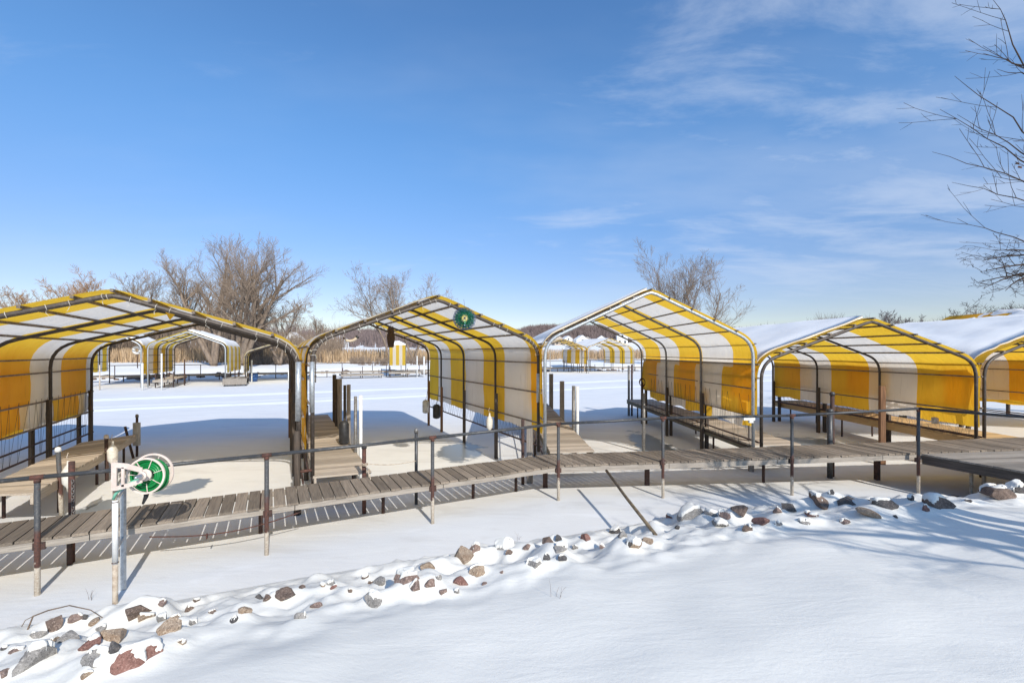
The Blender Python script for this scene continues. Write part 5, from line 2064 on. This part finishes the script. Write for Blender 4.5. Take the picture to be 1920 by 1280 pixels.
wl = Thing('far_walkway', 'dark walkway on the opposite shore behind the silver framed shelter', 'dock', (8.8, 77, 0))
a = Vector((9.6, 77.3, 0.72))
b = a + R_DIR * 26
deck(wl, a, b, a + R_PERP * 1.1, b + R_PERP * 1.1, 0.2, W['walk_right'], W['string_right'], gap=0.02)
for s in range(0, 26, 3):
    support(wl, a + R_DIR * s, -0.1, 0.68, 0.05)
fr_t = Thing('far_railing', 'dark pipe railing on the opposite shore behind the silver framed shelter', 'railing', (8.8, 77, 0))
mb = MB()
mb.tube([a + R_PERP + UP * 1.2, b + R_PERP + UP * 1.2], 0.045, 6)
fr_t.part('rail', mb, M['rust_dark'])
for s in range(0, 26, 4):
    mb = MB()
    q = a + R_PERP + R_DIR * s
    mb.tube([q - UP * 0.5, q + UP * 1.2], 0.05, 6)
    fr_t.part('railing_post', mb, M['rust_dark'])

simple = dict(simple=True, group=GF, step=0.5, lace=(False, False), wood_legs=False, purl=3, r=0.06, purl_r=0.045, legs='far')
fa0, fa1 = Vector((-34.1, 42.6, 0)), Vector((-28.1, 44.6, 0))
DA = Vector((-0.40, 0.916, 0)).normalized()
shelter('far striped shelter with white snowy roof, seen under the left shelter', fa0, fa1, DA, 9.2, 4.0, 5.25, (0, 3, 6, 9), 0.9, 1.3, front='galv', inner='frame_inner', rails=(3.6, 3.0, 2.3, 1.6, 0.9), bots=(1.2, 1.3),
        bend=0.5, snow={'right': 0.14}, yel=T_YEL2, **simple)
shelter('far striped shelter half hidden behind the left shelter, only its right roof slope showing', fa0 - WL * 5.1, fa0 - WL * 0.5, DL, 9.2, 4.0, 5.2, (0, 3, 6, 9), 0.9, 1.3, front='galv', inner='frame_inner', rails=(3.6, 3.0, 2.3, 1.6, 0.9),
        bots=(1.3, 1.2), bend=0.5, snow={'right': 0.14}, **simple)
fb0 = Vector((-27.3, 46.6, 0))
shelter('far low shelter with bare arched frame, right of the snowy roofed far shelter', fb0, fb0 + WL * 6.6, DL, 9, 3.2, 4.35, (0, 3, 6, 9), 0.6, 1.3, front='frame_dark', rails=(2.8, 2.1, 1.4), bots=(1.1, 1.3), bend=0.6,
        skip_wall=(False, True), yel=T_YEL2, **simple)
g0 = Vector((11.9, 71.0, 0))
shelter('far right shelter with yellow side wall, under the silver framed shelter', g0, g0 + R_DIR * 7.4, R_PERP * 0.8 + Vector((-0.28, 0.5, 0)), 7, 3.9, 5.3, (0, 2.3, 4.6, 6.9), 0.8, 1.2, front='galv', rails=(3.4, 2.4, 1.5), bots=(1.4, 1.4), bend=0.7, snow={'left': 0.1}, **simple)
g1 = g0 - R_DIR * 7.6 - Vector((0, 0.6, 0))
shelter('far shelter with brown open frame, left under the silver framed shelter', g1, g1 + R_DIR * 7.2, R_PERP, 7, 3.9, 5.2, (0, 2.3, 4.6, 6.9), 0.8, 1.2, front='frame_dark', rails=(3.4, 2.4), bots=(3.0, 1.4), bend=0.3, skip_wall=(True, True), **simple)

# small enclosed canopy
cc = Vector((-15.6, 62.0, 0))
T = Thing('boat_canopy', 'small enclosed yellow and white striped canopy with a snowy top across the channel', 'canopy', cc)
ua, va = Vector((0.97, 0.24, 0)), Vector((-0.24, 0.97, 0))
mb = MB()
wid, dep, zb, zt, zr = 2.1, 2.0, 1.5, 4.3, 4.85
nst = 5
for (o_, d_) in ((cc - ua * wid / 2, ua), (cc + ua * wid / 2, va), (cc + ua * wid / 2 + va * dep, -ua), (cc - ua * wid / 2 + va * dep, -va)):
    for i in range(nst):
        l = wid if abs(d_.dot(ua)) > 0.5 else dep
        a = o_ + d_ * (l * i / nst)
        b = o_ + d_ * (l * (i + 1) / nst)
        n_ = d_.cross(UP) * 0.03 * (1 if i % 2 else -1)
        mb.add([a + UP * zb, b + UP * zb, b + UP * zt, a + UP * zt], [(0, 1, 2, 3)], i % 2)
T.part('side_curtain', mb, [T_YEL2, T_WHT])
mb = MB()
e = 0.06
q = [cc - ua * (wid / 2 + e) - va * e, cc + ua * (wid / 2 + e) - va * e, cc + ua * (wid / 2 + e) + va * (dep + e), cc - ua * (wid / 2 + e) + va * (dep + e)]
pk = cc + va * dep / 2
mb.add([p + UP * (zt - 0.02) for p in q] + [p + UP * (zt + 0.1) for p in q] + [pk + UP * zr - ua * 0.3, pk + UP * zr + ua * 0.3],
       [(3, 2, 1, 0), (0, 1, 5, 4), (1, 2, 6, 5), (2, 3, 7, 6), (3, 0, 4, 7), (4, 5, 9, 8), (5, 6, 9), (6, 7, 8, 9), (7, 4, 8)], 0, False)
T.part('roof_snow', mb, SNOW_ROOF)
for (i, p) in enumerate(q):
    mb = MB()
    mb.tube([p - UP * 0.1, p + UP * zt], 0.05, 6)
    T.part('leg', mb, M['galv_dull'])

# docks and posts on the far ice


def low_dock(label, c, du, l, w_, z=0.6, mat=None, apron=None):
    T = Thing('low_dock', label, 'dock', c, 'small docks across the channel')
    dv = Vector((-du.y, du.x, 0))
    a = Vector((c[0], c[1], z)) - du * l / 2
    deck(T, a, a + du * l, a + dv * w_, a + du * l + dv * w_, 0.18, mat or W['platform'], W['string_left'], gap=0.01)
    for s in (0.05, 0.5, 0.95):
        for t in (0.1, 0.9):
            p = a + du * l * s + dv * w_ * t
            m = MB()
            m.tube([(p.x, p.y, -0.1), (p.x, p.y, z + R.uniform(0.1, 1.1))], 0.045, 6)
            T.part('support_post', m, M['rust_dark'])
    if apron:
        m = MB()
        m.box(a + du * l / 2 - dv * 0.03 - UP * 0.33, du * l / 2, dv * 0.02, UP * 0.26)
        T.part('fascia', m, apron)
    return T


low_dock('grey box fronted dock between the two far left shelters', PX(440, 724), WL, 2.0, 4.5, 0.75, W['platform'], W['post_grey'])
low_dock('pale weathered dock beside the snowy roofed far shelter', PX(300, 729) + DL * 1.0, WL, 1.5, 7.5, 0.75, W['pier_left'])
low_dock('low dock on posts in the middle of the far ice', PX(680, 709), WL, 5.2, 2.0, 0.55)
low_dock('low dock on posts below the small enclosed canopy', PX(765, 707), WL, 5.0, 3.0, 0.7)
low_dock('small pale topped dock between the two far right shelters', PX(1108, 696), R_DIR, 1.8, 3.0, 0.8, W['pier_right'])
GW = 'white posts on the far ice'
for (px, py0, py1, r, m_, lab) in (
        (267, 731, 682, 0.07, 'white_pvc', 'thick white post at the left front of the far snowy roofed shelter'),
        (303, 731, 664, 0.06, 'white_pvc', 'tall white pipe before the striped wall of the far left shelter'),
        (295, 718, 675, 0.05, 'stained', 'thin pale post just left of the tall white pipe'),
        (346, 722, 673, 0.06, 'rust_dark', 'dark brown post right of the far striped wall'),
        (187, 731, 684, 0.05, 'stained', 'thin pale post at the far left striped wall'),
        (472, 716, 676, 0.07, 'white_pvc', 'white post left of the long far dock seen behind the shelter leg'),
        (462, 712, 677, 0.05, 'white_pvc', 'thin white pipe beside the blue tub on the far dock'),
        (541, 716, 693, 0.06, 'white_pvc', 'short white post just left of the dark shelter leg'),
        (1031.5, 697, 655, 0.07, 'white_pvc', 'tall white pipe under the left slope of the silver framed shelter'),
        (1096, 697, 655, 0.09, 'stained', 'pale post between the two far right shelters'),
        (1189, 696, 664, 0.06, 'galv_dull', 'grey post right of the far yellow side wall'),
        (782, 707, 668, 0.06, 'white_pvc', 'white post right of the small enclosed canopy'),
        (795, 707, 669, 0.08, 'white_pvc', 'thicker white post close to the spinner shelter rear leg')):
    b = PX(px, py0)
    zt = H - (py1 - HZ) / F * b.y
    post(lab, b[:2], zt, r, M[m_], name='far_post', group=GW, cap=m_ == 'white_pvc', capmat=M['white_pvc'])
rg = Thing('life_ring', 'white round ring with a dark middle by the far striped shelter', 'life ring', PY(257, 672, 43.5))
c = PY(257, 656, 43.5)
mb = MB()
mb.ring(c, Vector((0.2, -1, 0)), 0.29, 0.135, 28, 10)
rg.part('ring', mb, M['white_pvc'])
mb = MB()
mb.tube([c - UP * 0.3, PY(258, 690, 43.5)], 0.04, 6)
rg.part('stand', mb, M['rust_dark'])
mb = MB()
c = PX(458, 716) + Vector((0.6, 0.8, 0))
mb.lathe(c, [(0.35, 0), (0.42, 0.5), (0.44, 0.9), (0.4, 0.92)], 14)
tag(mb.build('plastic_tub', M['blue_tub'], None, c), 'blue plastic tub beside the grey box fronted far dock', 'tub')

# far shore rocks, small dark stones poking from the snow
FS = [(c, 'dark' if c in 'db' else ROCK_WORD[c]) for c in 'dbgd']
src = [o for o in COL.objects if o.name.startswith('rock')][:6]
k = 0
mbr = MB()
for i in range(170):
    s = R.uniform(-10, 60)
    q = far_line(s) + DL * R.uniform(2.3, 4.6)
    if i % 4 == 0:
        q = Vector((R.uniform(10, 36), 0, 0))
        q.y = 77.3 + (q.x - 9) * 0.16 + R.uniform(1.6, 4.2)
    z = ground(q.x, q.y)
    sx, sz = R.uniform(0.18, 0.5), R.uniform(0.12, 0.3)
    V = []
    n_ = 7
    for (h_, f_) in ((-0.5, 0.8), (0.25, 1.0), (0.85, 0.6)):
        for j in range(n_):
            a_ = 2 * math.pi * j / n_
            V.append((q.x + sx * f_ * math.cos(a_) * R.uniform(.75, 1.15), q.y + sx * f_ * math.sin(a_) * R.uniform(.75, 1.15), z + sz * h_ + R.uniform(-.04, .04)))
    fc = [(a_ * n_ + j, a_ * n_ + (j + 1) % n_, (a_ + 1) * n_ + (j + 1) % n_, (a_ + 1) * n_ + j) for a_ in range(2) for j in range(n_)] + [tuple(2 * n_ + j for j in range(n_))]
    mbr.add(V, fc)
tag(mbr.build('shore_stones', ROCKS['b']), 'scattered dark stones poking from the snow on the far shore', 'stones', kind='stuff')

# ------------------------------------------------------------------ houses


def house(label, c, w_, d_, h_, rh, mat, ang=0.0, snow=True, group='houses below the wooded hill'):
    T = Thing('house', label, 'house', c, group)
    ua = Vector((math.cos(ang), math.sin(ang), 0))
    va = Vector((-ua.y, ua.x, 0))
    c = Vector(c)
    mb = MB()
    q = [c - ua * w_ / 2 - va * d_ / 2, c + ua * w_ / 2 - va * d_ / 2, c + ua * w_ / 2 + va * d_ / 2, c - ua * w_ / 2 + va * d_ / 2]
    b = [p - UP * 1.5 for p in q]
    t = [p + UP * h_ for p in q]
    r0, r1 = c - va * d_ / 2 + UP * (h_ + rh), c + va * d_ / 2 + UP * (h_ + rh)
    mb.add(b + t + [r0, r1], [(0, 1, 5, 4), (1, 2, 6, 5), (2, 3, 7, 6), (3, 0, 4, 7), (4, 5, 8), (6, 7, 9)])
    T.part('wall', mb, mat)
    mb = MB()
    ov = 0.4
    for sgn in (-1, 1):
        e0 = c + ua * sgn * (w_ / 2 + ov) - va * (d_ / 2 + ov) + UP * (h_ - ov * rh / (w_ / 2))
        e1 = e0 + va * (d_ + 2 * ov)
        a_, b_ = r0 - va * ov, r1 + va * ov
        pts = [e0, e1, b_, a_]
        nrm = UP * 0.22
        mb.hexa([p + UP * 0.02 for p in pts] if sgn < 0 else [p + UP * 0.02 for p in reversed(pts)], [p + nrm for p in pts] if sgn < 0 else [p + nrm for p in reversed(pts)])
    T.part('roof', mb, SNOW_ROOF if snow else M['rust_dark'])
    for (fx, fz) in ((-0.25, 0.35), (0.25, 0.35), (0.0, 0.95)):
        m2 = MB()
        p = c - va * (d_ / 2 + 0.03) + ua * (w_ * fx) + UP * (h_ * fz + 0.6 * (fz > .9) * 0)
        m2.box(p, ua * w_ * 0.09, va * 0.02, UP * h_ * 0.14)
        T.part('window', m2, M['glass'])
    return T


for (px, Y, w_, h_, mat, lab) in (
        (1046, 420, 9, 5.5, 'house_tan', 'tan house below the wooded hill, leftmost under the silver arch'),
        (1063, 440, 8, 6, 'house_white', 'white house second from left below the wooded hill'),
        (1089, 430, 12, 5.5, 'house_white', 'broad white house in the middle below the wooded hill'),
        (1102, 450, 7, 5, 'house_tan', 'small tan house right of the broad white house'),
        (1127, 445, 8, 6, 'house_white', 'white house over the peak of the far right shelter'),
        (1166, 400, 9, 8.5, 'house_white', 'tall white gabled house at right below the wooded hill')):
    b = far_at(px, Y)
    house(lab, b, w_, 9, h_, w_ * 0.35, M[mat], R.uniform(-.3, .3))
house('small white house glimpsed between bushes above the snowy field at left', far_at(551, 150), 5.5, 6, 3.6, 2.2, M['house_white'], 0.2)
house('white house half hidden by brush above the field between dark shelters', far_at(630, 190), 8, 7, 3.0, 2, M['house_white'], -0.1)
# framed white window of a cabin in the thicket
cb = far_at(455, 80)
T = Thing('cabin', 'brown cabin in the thicket with a white framed window', 'cabin', cb)
zc = PY(456, 635, 80).z
mb = MB()
mb.box((cb.x, 82.0, (zc + cb.z) / 2 + 0.2), (1.6, 0, 0), (0, 1.8, 0), (0, 0, (zc - cb.z) / 2 + 1.4))
T.part('wall', mb, M['twig'])
mb = MB()
for dx in (-0.68, 0, 0.68):
    mb.box((cb.x + dx, 80.1, zc), (0.085, 0, 0), (0, 0.07, 0), (0, 0, 0.72))
for dz in (-0.76, 0.76):
    mb.box((cb.x, 80.1, zc + dz), (0.765, 0, 0), (0, 0.07, 0), (0, 0, 0.08))
fr = T.part('window', mb, M['house_white'])
mb = MB()
mb.box((cb.x, 80.16, zc), (0.67, 0, 0), (0, 0.03, 0), (0, 0, 0.68))
T.part('pane', mb, M['glass'], fr)
mb = MB()
mb.add([(cb.x - 1.9, 79.9, zc + 1.6), (cb.x + 1.9, 79.9, zc + 1.6), (cb.x + 1.9, 84.1, zc + 1.6), (cb.x - 1.9, 84.1, zc + 1.6), (cb.x - 1.9, 82, zc + 2.4), (cb.x + 1.9, 82, zc + 2.4)], [(3, 2, 1, 0), (0, 1, 5, 4), (2, 3, 4, 5), (1, 2, 5), (3, 0, 4)])
T.part('roof', mb, B_TWIG)
